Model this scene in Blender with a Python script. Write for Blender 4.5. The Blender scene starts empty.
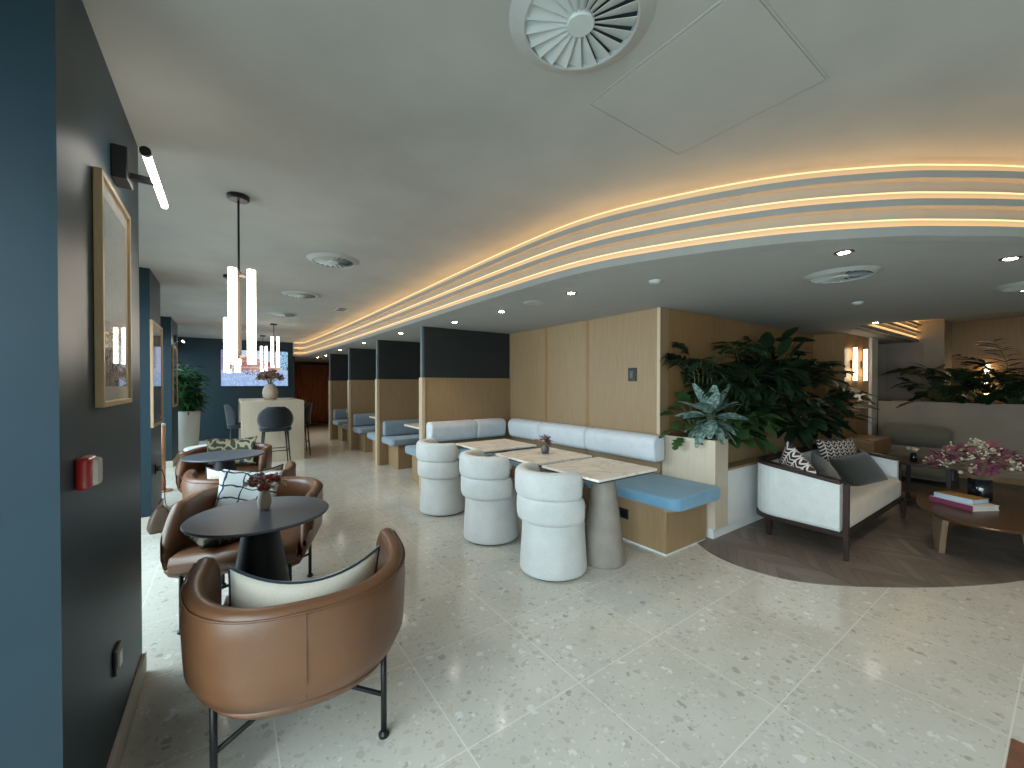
import bpy, bmesh, math, random
from mathutils import Vector, Matrix
PI = math.pi
R = random.Random(7)
scn = bpy.context.scene
COL = scn.collection

# ------------------------------------------------------------------ materials
MATS = {}
def new_mat(name):
    m = bpy.data.materials.new(name); m.use_nodes = True
    nt = m.node_tree
    b = nt.nodes['Principled BSDF']
    return m, nt, b
def N(nt, typ, **kw):
    n = nt.nodes.new(typ)
    for k, v in kw.items():
        if k in n.inputs: n.inputs[k].default_value = v
        else: setattr(n, k, v)
    return n
def L(nt, a, b): nt.links.new(a, b)
def c4(c): return (c[0], c[1], c[2], 1.0)
def ramp(nt, fac, stops, interp='LINEAR'):
    r = nt.nodes.new('ShaderNodeValToRGB'); r.color_ramp.interpolation = interp
    while len(r.color_ramp.elements) < len(stops): r.color_ramp.elements.new(0.5)
    for e, (p, c) in zip(r.color_ramp.elements, stops):
        e.position = p; e.color = c4(c)
    L(nt, fac, r.inputs['Fac']); return r
def coords(nt, scale=(1, 1, 1), rot=(0, 0, 0), loc=(0, 0, 0), kind='Object'):
    t = nt.nodes.new('ShaderNodeTexCoord'); m = nt.nodes.new('ShaderNodeMapping')
    m.inputs['Scale'].default_value = scale; m.inputs['Rotation'].default_value = rot; m.inputs['Location'].default_value = loc
    L(nt, t.outputs[kind], m.inputs['Vector']); return m.outputs['Vector']
def math_n(nt, op, a, b=None):
    n = nt.nodes.new('ShaderNodeMath'); n.operation = op
    for i, v in enumerate((a, b)):
        if v is None: continue
        if isinstance(v, (int, float)): n.inputs[i].default_value = v
        else: L(nt, v, n.inputs[i])
    return n.outputs[0]
def bump(nt, b, height, strength=0.2, dist=0.01):
    n = nt.nodes.new('ShaderNodeBump'); n.inputs['Strength'].default_value = strength; n.inputs['Distance'].default_value = dist
    L(nt, height, n.inputs['Height']); L(nt, n.outputs['Normal'], b.inputs['Normal'])

def plain(name, c, rough=0.5, metal=0.0, var=0.12, scale=6.0, bmp=0.0, bscale=60.0, spec=0.5, coat=0.0, sheen=0.0):
    m, nt, b = new_mat(name)
    v = coords(nt)
    n = N(nt, 'ShaderNodeTexNoise', Scale=scale, Detail=4.0); L(nt, v, n.inputs['Vector'])
    r = ramp(nt, n.outputs['Fac'], [(0.3, [x * (1 - var) for x in c]), (0.7, [min(1, x * (1 + var)) for x in c])])
    L(nt, r.outputs['Color'], b.inputs['Base Color'])
    b.inputs['Roughness'].default_value = rough; b.inputs['Metallic'].default_value = metal
    b.inputs['Specular IOR Level'].default_value = spec; b.inputs['Coat Weight'].default_value = coat
    b.inputs['Sheen Weight'].default_value = sheen
    if bmp:
        n2 = N(nt, 'ShaderNodeTexNoise', Scale=bscale, Detail=3.0); L(nt, v, n2.inputs['Vector'])
        bump(nt, b, n2.outputs['Fac'], bmp, 0.004)
    MATS[name] = m; return m
def fabric(name, c, scale=420.0, var=0.10):
    m, nt, b = new_mat(name)
    v = coords(nt)
    w1 = N(nt, 'ShaderNodeTexNoise', Scale=scale * 0.4, Detail=2.0); L(nt, v, w1.inputs['Vector'])
    w2 = N(nt, 'ShaderNodeTexNoise', Scale=9.0, Detail=3.0); L(nt, v, w2.inputs['Vector'])
    mx = math_n(nt, 'ADD', math_n(nt, 'MULTIPLY', w1.outputs['Fac'], 0.6), math_n(nt, 'MULTIPLY', w2.outputs['Fac'], 0.4))
    r = ramp(nt, mx, [(0.35, [x * (1 - var) for x in c]), (0.65, [min(1, x * (1 + var)) for x in c])])
    L(nt, r.outputs['Color'], b.inputs['Base Color'])
    b.inputs['Roughness'].default_value = 0.9; b.inputs['Specular IOR Level'].default_value = 0.2
    b.inputs['Sheen Weight'].default_value = 0.25
    bump(nt, b, w1.outputs['Fac'], 0.25, 0.002)
    MATS[name] = m; return m
def wood(name, c, c2, rot=(0, 0, 0), scale=(14, 14, 0.9), rough=0.45, streak=3.0):
    m, nt, b = new_mat(name)
    v = coords(nt, scale=scale, rot=rot)
    n = N(nt, 'ShaderNodeTexNoise', Scale=streak, Detail=6.0, Roughness=0.65); L(nt, v, n.inputs['Vector'])
    v2 = coords(nt, scale=(scale[0] * 5, scale[1] * 5, scale[2] * 2), rot=rot)
    n2 = N(nt, 'ShaderNodeTexNoise', Scale=streak, Detail=3.0); L(nt, v2, n2.inputs['Vector'])
    f = math_n(nt, 'ADD', math_n(nt, 'MULTIPLY', n.outputs['Fac'], 0.7), math_n(nt, 'MULTIPLY', n2.outputs['Fac'], 0.3))
    r = ramp(nt, f, [(0.32, c2), (0.66, c)])
    L(nt, r.outputs['Color'], b.inputs['Base Color'])
    b.inputs['Roughness'].default_value = rough; b.inputs['Specular IOR Level'].default_value = 0.35
    bump(nt, b, f, 0.08, 0.002)
    MATS[name] = m; return m
def emit(name, c, s):
    m, nt, b = new_mat(name)
    b.inputs['Base Color'].default_value = (0.15, 0.15, 0.15, 1); b.inputs['Emission Color'].default_value = c4(c)
    n = N(nt, 'ShaderNodeTexNoise', Scale=2.0)
    mp = N(nt, 'ShaderNodeMapRange'); mp.inputs['To Min'].default_value = s * 0.97; mp.inputs['To Max'].default_value = s * 1.03
    L(nt, n.outputs['Fac'], mp.inputs['Value']); L(nt, mp.outputs['Result'], b.inputs['Emission Strength'])
    MATS[name] = m; return m

def terrazzo():
    m, nt, b = new_mat('terrazzo')
    v = coords(nt)
    base = N(nt, 'ShaderNodeTexNoise', Scale=3.0, Detail=4.0); L(nt, v, base.inputs['Vector'])
    col = ramp(nt, base.outputs['Fac'], [(0.3, (0.54, 0.515, 0.455)), (0.7, (0.61, 0.585, 0.52))]).outputs['Color']
    warp = N(nt, 'ShaderNodeTexNoise', Scale=18.0, Detail=2.0); L(nt, v, warp.inputs['Vector'])
    wv = N(nt, 'ShaderNodeVectorMath'); wv.operation = 'SCALE'; L(nt, warp.outputs['Color'], wv.inputs[0]); wv.inputs['Scale'].default_value = 0.05
    av = N(nt, 'ShaderNodeVectorMath'); av.operation = 'ADD'; L(nt, v, av.inputs[0]); L(nt, wv.outputs[0], av.inputs[1])
    for sc, thr, stops in ((22.0, 0.38, [(0.0, (0.40, 0.38, 0.33)), (0.08, (0.48, 0.455, 0.40)), (0.35, (0.54, 0.515, 0.455)), (0.6, (0.60, 0.58, 0.53)), (0.85, (0.69, 0.675, 0.635))]),
                           (56.0, 0.40, [(0.0, (0.43, 0.41, 0.36)), (0.12, (0.50, 0.475, 0.415)), (0.5, (0.58, 0.56, 0.505)), (0.85, (0.66, 0.64, 0.595))])):
        vo = N(nt, 'ShaderNodeTexVoronoi', Scale=sc); L(nt, av.outputs[0], vo.inputs['Vector'])
        sep = N(nt, 'ShaderNodeSeparateColor'); L(nt, vo.outputs['Color'], sep.inputs[0])
        chip = ramp(nt, sep.outputs[0], stops, 'CONSTANT').outputs['Color']
        present = math_n(nt, 'GREATER_THAN', sep.outputs[1], 0.52)
        inside = math_n(nt, 'LESS_THAN', vo.outputs['Distance'], thr)
        mk = math_n(nt, 'MULTIPLY', present, inside)
        mx = N(nt, 'ShaderNodeMix'); mx.data_type = 'RGBA'
        L(nt, mk, mx.inputs[0]); L(nt, col, mx.inputs[6]); L(nt, chip, mx.inputs[7]); col = mx.outputs[2]
    sp = N(nt, 'ShaderNodeSeparateXYZ'); L(nt, v, sp.inputs[0])
    ex = math_n(nt, 'PINGPONG', math_n(nt, 'SUBTRACT', sp.outputs[0], 1.93), 0.297)
    ey = math_n(nt, 'PINGPONG', math_n(nt, 'SUBTRACT', sp.outputs[1], 0.153), 0.2985)
    g = math_n(nt, 'MAXIMUM', math_n(nt, 'LESS_THAN', ex, 0.0025), math_n(nt, 'LESS_THAN', ey, 0.0025))
    mx = N(nt, 'ShaderNodeMix'); mx.data_type = 'RGBA'
    L(nt, g, mx.inputs[0]); L(nt, col, mx.inputs[6]); mx.inputs[7].default_value = (0.72, 0.69, 0.63, 1)
    L(nt, mx.outputs[2], b.inputs['Base Color'])
    b.inputs['Roughness'].default_value = 0.13; b.inputs['Specular IOR Level'].default_value = 0.5
    MATS['terrazzo'] = m; return m
def herringbone():
    m, nt, b = new_mat('herringbone')
    v = coords(nt, rot=(0, 0, 0.3)); sp = N(nt, 'ShaderNodeSeparateXYZ'); L(nt, v, sp.inputs[0])
    w = 0.26
    px = math_n(nt, 'PINGPONG', sp.outputs[0], w)
    side = math_n(nt, 'GREATER_THAN', math_n(nt, 'MODULO', math_n(nt, 'ADD', sp.outputs[0], 40 * w), 2 * w), w)
    yy = math_n(nt, 'DIVIDE', math_n(nt, 'ADD', math_n(nt, 'SUBTRACT', sp.outputs[1], px), 50.0), 0.09)
    idx = math_n(nt, 'FLOOR', yy); fr = math_n(nt, 'FRACT', yy)
    cb = N(nt, 'ShaderNodeCombineXYZ'); L(nt, idx, cb.inputs[0])
    L(nt, math_n(nt, 'FLOOR', math_n(nt, 'DIVIDE', math_n(nt, 'ADD', sp.outputs[0], 40 * w), w)), cb.inputs[1])
    wn = N(nt, 'ShaderNodeTexWhiteNoise'); L(nt, cb.outputs[0], wn.inputs['Vector'])
    gn = N(nt, 'ShaderNodeTexNoise', Scale=26.0, Detail=5.0); L(nt, v, gn.inputs['Vector'])
    f = math_n(nt, 'ADD', math_n(nt, 'MULTIPLY', wn.outputs['Value'], 0.6), math_n(nt, 'MULTIPLY', gn.outputs['Fac'], 0.4))
    r = ramp(nt, f, [(0.1, (0.12, 0.093, 0.078)), (0.55, (0.165, 0.13, 0.108)), (0.95, (0.21, 0.172, 0.145))])
    gap = math_n(nt, 'MAXIMUM', math_n(nt, 'LESS_THAN', fr, 0.04), math_n(nt, 'LESS_THAN', px, 0.004))
    mx = N(nt, 'ShaderNodeMix'); mx.data_type = 'RGBA'
    L(nt, gap, mx.inputs[0]); L(nt, r.outputs['Color'], mx.inputs[6]); mx.inputs[7].default_value = (0.05, 0.04, 0.035, 1)
    L(nt, mx.outputs[2], b.inputs['Base Color']); b.inputs['Roughness'].default_value = 0.42
    MATS['herringbone'] = m; return m
def marble():
    m, nt, b = new_mat('marble')
    v = coords(nt, scale=(1.5, 3.0, 1), rot=(0, 0, 0.7), kind='Object')
    n = N(nt, 'ShaderNodeTexNoise', Scale=1.6, Detail=5.0, Roughness=0.55, Distortion=1.0); L(nt, v, n.inputs['Vector'])
    d = math_n(nt, 'ABSOLUTE', math_n(nt, 'SUBTRACT', n.outputs['Fac'], 0.5))
    r = ramp(nt, d, [(0.0, (0.56, 0.47, 0.38)), (0.006, (0.68, 0.61, 0.54)), (0.03, (0.78, 0.73, 0.67)), (0.2, (0.83, 0.79, 0.74))])
    L(nt, r.outputs['Color'], b.inputs['Base Color']); b.inputs['Roughness'].default_value = 0.25
    MATS['marble'] = m; return m
def lines_fabric(name, base, line, sx, sy, w, rot=0.0, warp=0.0, zig=False):
    """woven cushion cover with a line pattern in its own x-y plane"""
    m, nt, b = new_mat(name)
    v = coords(nt, rot=(0, 0, rot)); 
    if warp:
        n = N(nt, 'ShaderNodeTexNoise', Scale=7.0, Detail=2.0); L(nt, v, n.inputs['Vector'])
        s = N(nt, 'ShaderNodeVectorMath'); s.operation = 'SCALE'; L(nt, n.outputs['Color'], s.inputs[0]); s.inputs['Scale'].default_value = warp
        a = N(nt, 'ShaderNodeVectorMath'); a.operation = 'ADD'; L(nt, v, a.inputs[0]); L(nt, s.outputs[0], a.inputs[1]); v = a.outputs[0]
    sp = N(nt, 'ShaderNodeSeparateXYZ'); L(nt, v, sp.inputs[0])
    X, Y = sp.outputs[0], sp.outputs[1]
    if zig: Y = math_n(nt, 'ADD', Y, math_n(nt, 'MULTIPLY', math_n(nt, 'PINGPONG', X, sx / 2), 0.7))
    gx = math_n(nt, 'LESS_THAN', math_n(nt, 'PINGPONG', X, sx / 2), w / 2)
    gy = math_n(nt, 'LESS_THAN', math_n(nt, 'PINGPONG', Y, sy / 2), w / 2)
    g = math_n(nt, 'MAXIMUM', gx, gy)
    mx = N(nt, 'ShaderNodeMix'); mx.data_type = 'RGBA'
    L(nt, g, mx.inputs[0]); mx.inputs[6].default_value = c4(base); mx.inputs[7].default_value = c4(line)
    L(nt, mx.outputs[2], b.inputs['Base Color']); b.inputs['Roughness'].default_value = 0.9; b.inputs['Specular IOR Level'].default_value = 0.2
    MATS[name] = m; return m
def attr_mat(name, emission=0.0, rough=0.4, coat=0.0):
    m, nt, b = new_mat(name)
    a = N(nt, 'ShaderNodeAttribute'); a.attribute_name = 'print'
    if emission:
        b.inputs['Base Color'].default_value = (0.01, 0.01, 0.01, 1)
        L(nt, a.outputs['Color'], b.inputs['Emission Color']); b.inputs['Emission Strength'].default_value = emission
    else: L(nt, a.outputs['Color'], b.inputs['Base Color'])
    b.inputs['Roughness'].default_value = rough; b.inputs['Coat Weight'].default_value = coat; b.inputs['Coat Roughness'].default_value = 0.02
    b.inputs['Coat IOR'].default_value = 1.9
    MATS[name] = m; return m
def glass_mat():
    m, nt, b = new_mat('glass')
    nt.nodes.remove(b); out = nt.nodes['Material Output']
    t = N(nt, 'ShaderNodeBsdfTransparent'); t.inputs[0].default_value = (0.93, 0.97, 0.97, 1)
    g = N(nt, 'ShaderNodeBsdfGlossy'); g.inputs['Roughness'].default_value = 0.02
    lw = N(nt, 'ShaderNodeLayerWeight'); lw.inputs['Blend'].default_value = 0.1
    mx = N(nt, 'ShaderNodeMixShader'); L(nt, lw.outputs['Fresnel'], mx.inputs[0]); L(nt, t.outputs[0], mx.inputs[1]); L(nt, g.outputs[0], mx.inputs[2])
    L(nt, mx.outputs[0], out.inputs[0]); MATS['glass'] = m; return m
def leaf_mat(name, c, c2, silver=None):
    m, nt, b = new_mat(name)
    v = coords(nt)
    n = N(nt, 'ShaderNodeTexNoise', Scale=(30.0 if silver else 7.0), Detail=3.0); L(nt, v, n.inputs['Vector'])
    st = [(0.35, c2), (0.65, c)] if not silver else [(0.38, c2), (0.5, c), (0.6, silver)]
    r = ramp(nt, n.outputs['Fac'], st); L(nt, r.outputs['Color'], b.inputs['Base Color'])
    b.inputs['Roughness'].default_value = 0.42; b.inputs['Specular IOR Level'].default_value = 0.4
    MATS[name] = m; return m

terrazzo(); herringbone(); marble(); glass_mat()
plain('ceiling_plaster', (0.35, 0.345, 0.315), 0.85, var=0.07, scale=2.2, bmp=0.2, bscale=5)
plain('soffit_plaster', (0.39, 0.385, 0.37), 0.85, var=0.03)
plain('lip_plaster', (0.26, 0.255, 0.235), 0.8, var=0.03)
plain('blue_paint', (0.012, 0.033, 0.047), 0.45, var=0.05, spec=0.4)
plain('dark_panel', (0.013, 0.018, 0.019), 0.6, var=0.08)
plain('panel_edge', (0.10, 0.125, 0.13), 0.5, var=0.05)
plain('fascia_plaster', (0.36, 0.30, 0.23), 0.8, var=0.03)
plain('cream_paint', (0.60, 0.54, 0.46), 0.7, var=0.04)
plain('beige_wall', (0.27, 0.215, 0.16), 0.7, var=0.05)
plain('grey_panel', (0.21, 0.15, 0.11), 0.5, var=0.05)
wood('oak', (0.335, 0.225, 0.125), (0.265, 0.17, 0.088))
wood('oak_pale', (0.58, 0.49, 0.38), (0.50, 0.41, 0.31))
wood('oak_warm', (0.32, 0.18, 0.075), (0.24, 0.13, 0.05))
wood('oak_plain_edge', (0.55, 0.43, 0.29), (0.48, 0.37, 0.24))
wood('dark_wood', (0.035, 0.019, 0.015), (0.02, 0.012, 0.01), rough=0.35)
wood('walnut', (0.10, 0.048, 0.022), (0.058, 0.028, 0.013), scale=(2.0, 14, 6), rough=0.3)
wood('leg_wood', (0.22, 0.15, 0.09), (0.16, 0.10, 0.06))
wood('frame_oak', (0.50, 0.36, 0.21), (0.42, 0.29, 0.16), scale=(20, 3, 3))
plain('leather', (0.135, 0.058, 0.026), 0.36, var=0.16, scale=3.5, bmp=0.10, bscale=170, spec=0.5)
plain('leather_seam', (0.12, 0.05, 0.022), 0.5)
plain('leather_dark', (0.075, 0.045, 0.03), 0.5, var=0.2)
plain('black_metal', (0.012, 0.012, 0.013), 0.4, metal=0.3, var=0.05)
plain('table_black', (0.012, 0.014, 0.017), 0.5, var=0.08, spec=0.35)
plain('table_sky_sheen', (0.070, 0.084, 0.103), 0.42, var=0.06, spec=0.4)  # dark table top with blue sky reflection put into its base colour
plain('bronze', (0.10, 0.08, 0.065), 0.4, metal=0.7)
plain('white_lacquer', (0.70, 0.70, 0.68), 0.4, var=0.03)
plain('pot_white', (0.62, 0.62, 0.60), 0.55, var=0.04)
plain('stone_grey', (0.28, 0.25, 0.215), 0.6, var=0.12, scale=9)
fabric('chair_fabric', (0.56, 0.565, 0.55)); fabric('chair_inner', (0.36, 0.29, 0.21))
fabric('bolster_white', (0.60, 0.63, 0.67)); fabric('seat_blue', (0.15, 0.31, 0.45)); fabric('booth_blue', (0.22, 0.29, 0.35))
fabric('sofa_white', (0.60, 0.61, 0.60)); fabric('sofa_seat', (0.47, 0.40, 0.32)); fabric('olive_fabric', (0.15, 0.135, 0.095))
fabric('cream_cushion', (0.60, 0.55, 0.45), var=0.06); fabric('navy_piping', (0.02, 0.03, 0.05)); fabric('charcoal_velvet', (0.028, 0.030, 0.026), var=0.3)
fabric('taupe_velvet', (0.13, 0.115, 0.10), var=0.3); fabric('curtain_rust', (0.55, 0.19, 0.075)); fabric('stool_dark', (0.018, 0.022, 0.028))
lines_fabric('sketch_blue', (0.62, 0.66, 0.66), (0.03, 0.05, 0.09), 0.12, 0.085, 0.010, 0.12, 0.09)
lines_fabric('stripe_maroon', (0.055, 0.025, 0.028), (0.62, 0.57, 0.52), 0.085, 0.036, 0.012, 0.0, 0.0, True)
lines_fabric('pattern_olive', (0.05, 0.06, 0.045), (0.32, 0.28, 0.19), 0.12, 0.07, 0.022, 0.5, 0.2)
lines_fabric('pattern_black', (0.03, 0.028, 0.025), (0.14, 0.11, 0.08), 0.07, 0.05, 0.014, 0.4, 0.2)
plain('red_plastic', (0.36, 0.012, 0.014), 0.3, var=0.03, coat=0.4); plain('white_plastic', (0.55, 0.50, 0.48), 0.3)
plain('vent_rim', (0.36, 0.37, 0.35), 0.6, var=.03)
plain('grille_white', (0.47, 0.50, 0.48), 0.5, var=0.02); plain('duct_dark', (0.035, 0.04, 0.04), 0.8)
plain('copper', (0.55, 0.27, 0.16), 0.35, metal=0.5); plain('vase_grey', (0.10, 0.085, 0.075), 0.4, var=0.2); plain('vase_stone', (0.40, 0.34, 0.27), 0.7, var=0.15, bmp=0.2)
plain('vase_black', (0.008, 0.009, 0.012), 0.12, var=0.05, coat=0.5); plain('flower_red', (0.16, 0.018, 0.026), 0.8, var=0.3, scale=30); plain('flower_plum', (0.20, 0.06, 0.085), 0.8, var=0.3, scale=30)
plain('flower_pale', (0.50, 0.42, 0.32), 0.8, var=0.15); plain('flower_mauve', (0.22, 0.14, 0.13), 0.85, var=0.3, scale=25); plain('flower_tan', (0.30, 0.20, 0.12), 0.85, var=0.3, scale=25); plain('stem_dry', (0.26, 0.20, 0.11), 0.8)
plain('book_magenta', (0.22, 0.045, 0.10), 0.5); plain('book_white', (0.62, 0.57, 0.52), 0.6); plain('book_blue', (0.42, 0.52, 0.62), 0.5); plain('book_ochre', (0.38, 0.19, 0.05), 0.55)
plain('soil', (0.02, 0.015, 0.01), 0.95); plain('wood_inlay', (0.16, 0.065, 0.035), 0.5, var=0.25, scale=20)
leaf_mat('leaf_dark', (0.018, 0.043, 0.017), (0.008, 0.021, 0.010)); leaf_mat('leaf_mid', (0.040, 0.092, 0.024), (0.02, 0.052, 0.015))
leaf_mat('leaf_silver', (0.13, 0.20, 0.17), (0.06, 0.12, 0.09), (0.30, 0.37, 0.34)); leaf_mat('leaf_bright', (0.045, 0.16, 0.05), (0.018, 0.075, 0.028)); plain('stem_green', (0.06, 0.09, 0.03), 0.6)
emit('tube_light', (1.0, 0.90, 0.76), 9.0); emit('tube_white', (1.0, 0.95, 0.88), 9.0); emit('sconce_glow', (1.0, 0.80, 0.52), 8.0)
emit('cove_diffuser', (1.0, 0.62, 0.22), 0.36); emit('cove_line', (1.0, 0.66, 0.30), 1.1); emit('cove_far', (1.0, 0.63, 0.24), 0.5); emit('cove_strip', (1.0, 0.53, 0.17), 4.3); emit('cove_strip_low', (1.0, 0.54, 0.19), 8.5); emit('lens_glow', (1.0, 0.93, 0.82), 40.0)
attr_mat('screen', 0.72, 0.2); attr_mat('art_print', 0.0, 0.6, 1.0)

# ------------------------------------------------------------------ mesh helpers
def obj(name, bm, mat, parent=None, smooth=False, loc=None, bevel=None, subsurf=0):
    me = bpy.data.meshes.new(name)
    bmesh.ops.recalc_face_normals(bm, faces=bm.faces[:])
    bm.to_mesh(me); bm.free()
    if smooth:
        for p in me.polygons: p.use_smooth = True
    o = bpy.data.objects.new(name, me); COL.objects.link(o)
    me.materials.append(MATS[mat])
    if parent is not None: o.parent = parent
    if loc is not None: o.location = loc
    if bevel:
        b = o.modifiers.new('bevel', 'BEVEL'); b.width = bevel; b.segments = 2; b.limit_method = 'ANGLE'; b.angle_limit = 0.7
    if subsurf:
        s = o.modifiers.new('sub', 'SUBSURF'); s.levels = subsurf; s.render_levels = subsurf
    if smooth == 'auto':
        pass
    return o
def box(bm, x0, x1, y0, y1, z0, z1, rot=None):
    vs = [bm.verts.new((x, y, z)) for x in (x0, x1) for y in (y0, y1) for z in (z0, z1)]
    f = [(0, 1, 3, 2), (4, 6, 7, 5), (0, 4, 5, 1), (2, 3, 7, 6), (0, 2, 6, 4), (1, 5, 7, 3)]
    for q in f: bm.faces.new([vs[i] for i in q])
    return vs
def rbox(bm, x0, x1, y0, y1, z0, z1, r=0.02, seg=3):
    t = bmesh.new(); box(t, x0, x1, y0, y1, z0, z1)
    bmesh.ops.bevel(t, geom=t.edges[:], offset=r, segments=seg, profile=0.5, affect='EDGES')
    add(bm, t)
def add(bm, t, M=None):
    if M is not None: bmesh.ops.transform(t, matrix=M, verts=t.verts[:])
    mp = {v: bm.verts.new(v.co) for v in t.verts}
    for f in t.faces:
        try: bm.faces.new([mp[v] for v in f.verts])
        except ValueError: pass
    t.free()
def loft(bm, rings, close_u=True, cap0=True, cap1=True):
    rows = [[bm.verts.new(p) for p in r] for r in rings]
    n = len(rows[0])
    for a, b in zip(rows, rows[1:]):
        for i in range(n if close_u else n - 1):
            j = (i + 1) % n
            bm.faces.new((a[i], a[j], b[j], b[i]))
    if cap0: bm.faces.new(rows[0][::-1])
    if cap1: bm.faces.new(rows[-1])
    return rows
def lathe(bm, prof, n=32, c=(0, 0), sx=1, sy=1):
    loft(bm, [[(c[0] + r * sx * math.cos(2 * PI * i / n), c[1] + r * sy * math.sin(2 * PI * i / n), z) for i in range(n)] for r, z in prof])
def tube(bm, pts, r, n=8, cap=True):
    pts = [Vector(p) for p in pts]; rings = []
    rr = r if isinstance(r, (list, tuple)) else [r] * len(pts)
    up = None
    for i, p in enumerate(pts):
        t = (pts[min(i + 1, len(pts) - 1)] - pts[max(i - 1, 0)]).normalized()
        if up is None:
            up = Vector((0, 0, 1)) if abs(t.z) < 0.9 else Vector((1, 0, 0))
        a = t.cross(up).normalized(); b = t.cross(a).normalized(); up = -b if b.dot(up) < 0 else b
        rings.append([tuple(p + (a * math.cos(2 * PI * k / n) + b * math.sin(2 * PI * k / n)) * rr[i]) for k in range(n)])
    loft(bm, rings, True, cap, cap)
def prism(bm, poly, z0, z1):
    loft(bm, [[(x, y, z0) for x, y in poly], [(x, y, z1) for x, y in poly]])
def rrect(x0, x1, y0, y1, r, n=6, corners=(1, 1, 1, 1)):
    out = []
    for k, (cx, cy, a0) in enumerate(((x1 - r, y1 - r, 0), (x0 + r, y1 - r, PI / 2), (x0 + r, y0 + r, PI), (x1 - r, y0 + r, 1.5 * PI))):
        if corners[k]:
            for i in range(n + 1):
                a = a0 + PI / 2 * i / n; out.append((cx + r * math.cos(a), cy + r * math.sin(a)))
        else:
            out.append(((x1, x0, x0, x1)[k], (y1, y1, y0, y0)[k]))
    return out
def inset_stack(bm, poly, z0, z1, r, n=4):
    """a prism with rounded top and bottom edges"""
    cx = sum(p[0] for p in poly) / len(poly); cy = sum(p[1] for p in poly) / len(poly)
    hx = max(abs(p[0] - cx) for p in poly); hy = max(abs(p[1] - cy) for p in poly)
    rings = []
    def ring(ins, z): return [(cx + (x - cx) * (1 - ins / hx), cy + (y - cy) * (1 - ins / hy), z) for x, y in poly]
    for i in range(n + 1):
        a = PI / 2 * i / n; rings.append(ring(r * (1 - math.sin(a)), z0 + r * (1 - math.cos(a))))
    for i in range(n + 1):
        a = PI / 2 * i / n; rings.append(ring(r * (1 - math.cos(a)), z1 - r * (1 - math.sin(a))))
    loft(bm, rings)
def pillow(bm, w, h, t, n=14, bend=0.0, pinch=0.10):
    def P(i, j, s):
        u = -1 + 2 * i / n; v = -1 + 2 * j / n
        pin = 1 - pinch * (1 - (u * u)) * abs(v) ** 3; pin2 = 1 - pinch * (1 - (v * v)) * abs(u) ** 3
        x = u * w / 2 * pin2; y = v * h / 2 * pin
        e = max(0.0, (1 - abs(u) ** 2.6) * (1 - abs(v) ** 2.6)) ** 0.55
        return (x, y, s * t / 2 * e + bend * (u * u))
    top = [[bm.verts.new(P(i, j, 1)) for j in range(n + 1)] for i in range(n + 1)]
    bot = [[top[i][j] if i in (0, n) or j in (0, n) else bm.verts.new(P(i, j, -1)) for j in range(n + 1)] for i in range(n + 1)]
    for i in range(n):
        for j in range(n):
            bm.faces.new((top[i][j], top[i + 1][j], top[i + 1][j + 1], top[i][j + 1]))
            bm.faces.new((bot[i][j], bot[i][j + 1], bot[i + 1][j + 1], bot[i + 1][j]))
def pillow_rim(w, h, n=14, bend=0.0, pinch=0.10):
    out = []
    def P(u, v):
        return (u * w / 2 * (1 - pinch * (1 - v * v) * abs(u) ** 3), v * h / 2 * (1 - pinch * (1 - u * u) * abs(v) ** 3), bend * u * u)
    for i in range(n): out.append(P(-1 + 2 * i / n, -1))
    for i in range(n): out.append(P(1, -1 + 2 * i / n))
    for i in range(n): out.append(P(1 - 2 * i / n, 1))
    for i in range(n + 1): out.append(P(-1, 1 - 2 * i / n))
    return out
def catmull(pts, sub=6):
    out = []
    P = [pts[0]] + list(pts) + [pts[-1]]
    for i in range(1, len(P) - 2):
        p0, p1, p2, p3 = [Vector(q) for q in P[i - 1:i + 3]]
        for k in range(sub):
            t = k / sub
            out.append(tuple(0.5 * ((2 * p1) + (-p0 + p2) * t + (2 * p0 - 5 * p1 + 4 * p2 - p3) * t * t + (-p0 + 3 * p1 - 3 * p2 + p3) * t ** 3)))
    out.append(tuple(pts[-1])); return out
def sweep(bm, path, prof):
    """closed profile (offset to the left of the travel direction, z) swept along a plan path"""
    rings = []
    for i, p in enumerate(path):
        a = Vector(path[max(i - 1, 0)]); b = Vector(path[min(i + 1, len(path) - 1)])
        t = (b - a).normalized(); nrm = Vector((-t.y, t.x))
        rings.append([(p[0] + nrm.x * o, p[1] + nrm.y * o, z) for o, z in prof])
    loft(bm, rings)
def rect_prof(o0, o1, z0, z1): return [(o0, z0), (o1, z0), (o1, z1), (o0, z1)]

# ------------------------------------------------------------------ object helpers
def tag(o, label, cat, group=None, kind=None):
    o['label'] = label; o['category'] = cat
    if group: o['group'] = group
    if kind: o['kind'] = kind
    return o
def thing(name, label, cat, loc=(0, 0, 0), rz=0.0, group=None):
    o = bpy.data.objects.new(name, None); COL.objects.link(o)
    o.empty_display_size = 0.1; o.location = loc; o.rotation_euler = (0, 0, rz)
    return tag(o, label, cat, group)
def struct(name, bm, mat, parent=None, **kw):
    o = obj(name, bm, mat, parent, **kw)
    if parent is None: o['kind'] = 'structure'
    return o
def dup(root, loc, rz=None, label=None, group=None):
    r = root.copy(); COL.objects.link(r); r.location = loc
    if rz is not None: r.rotation_euler = (r.rotation_euler[0], r.rotation_euler[1], rz)
    if label: r['label'] = label
    if group: r['group'] = group
    for ch in list(root.children):
        c = ch.copy(); COL.objects.link(c); c.parent = r
        for g in ch.children:
            d = g.copy(); COL.objects.link(d); d.parent = c
    return r
def bx(name, dims, mat, parent=None, st=False, bevel=None):
    bm = bmesh.new(); box(bm, *dims)
    return (struct if st else obj)(name, bm, mat, parent, bevel=bevel)

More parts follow.
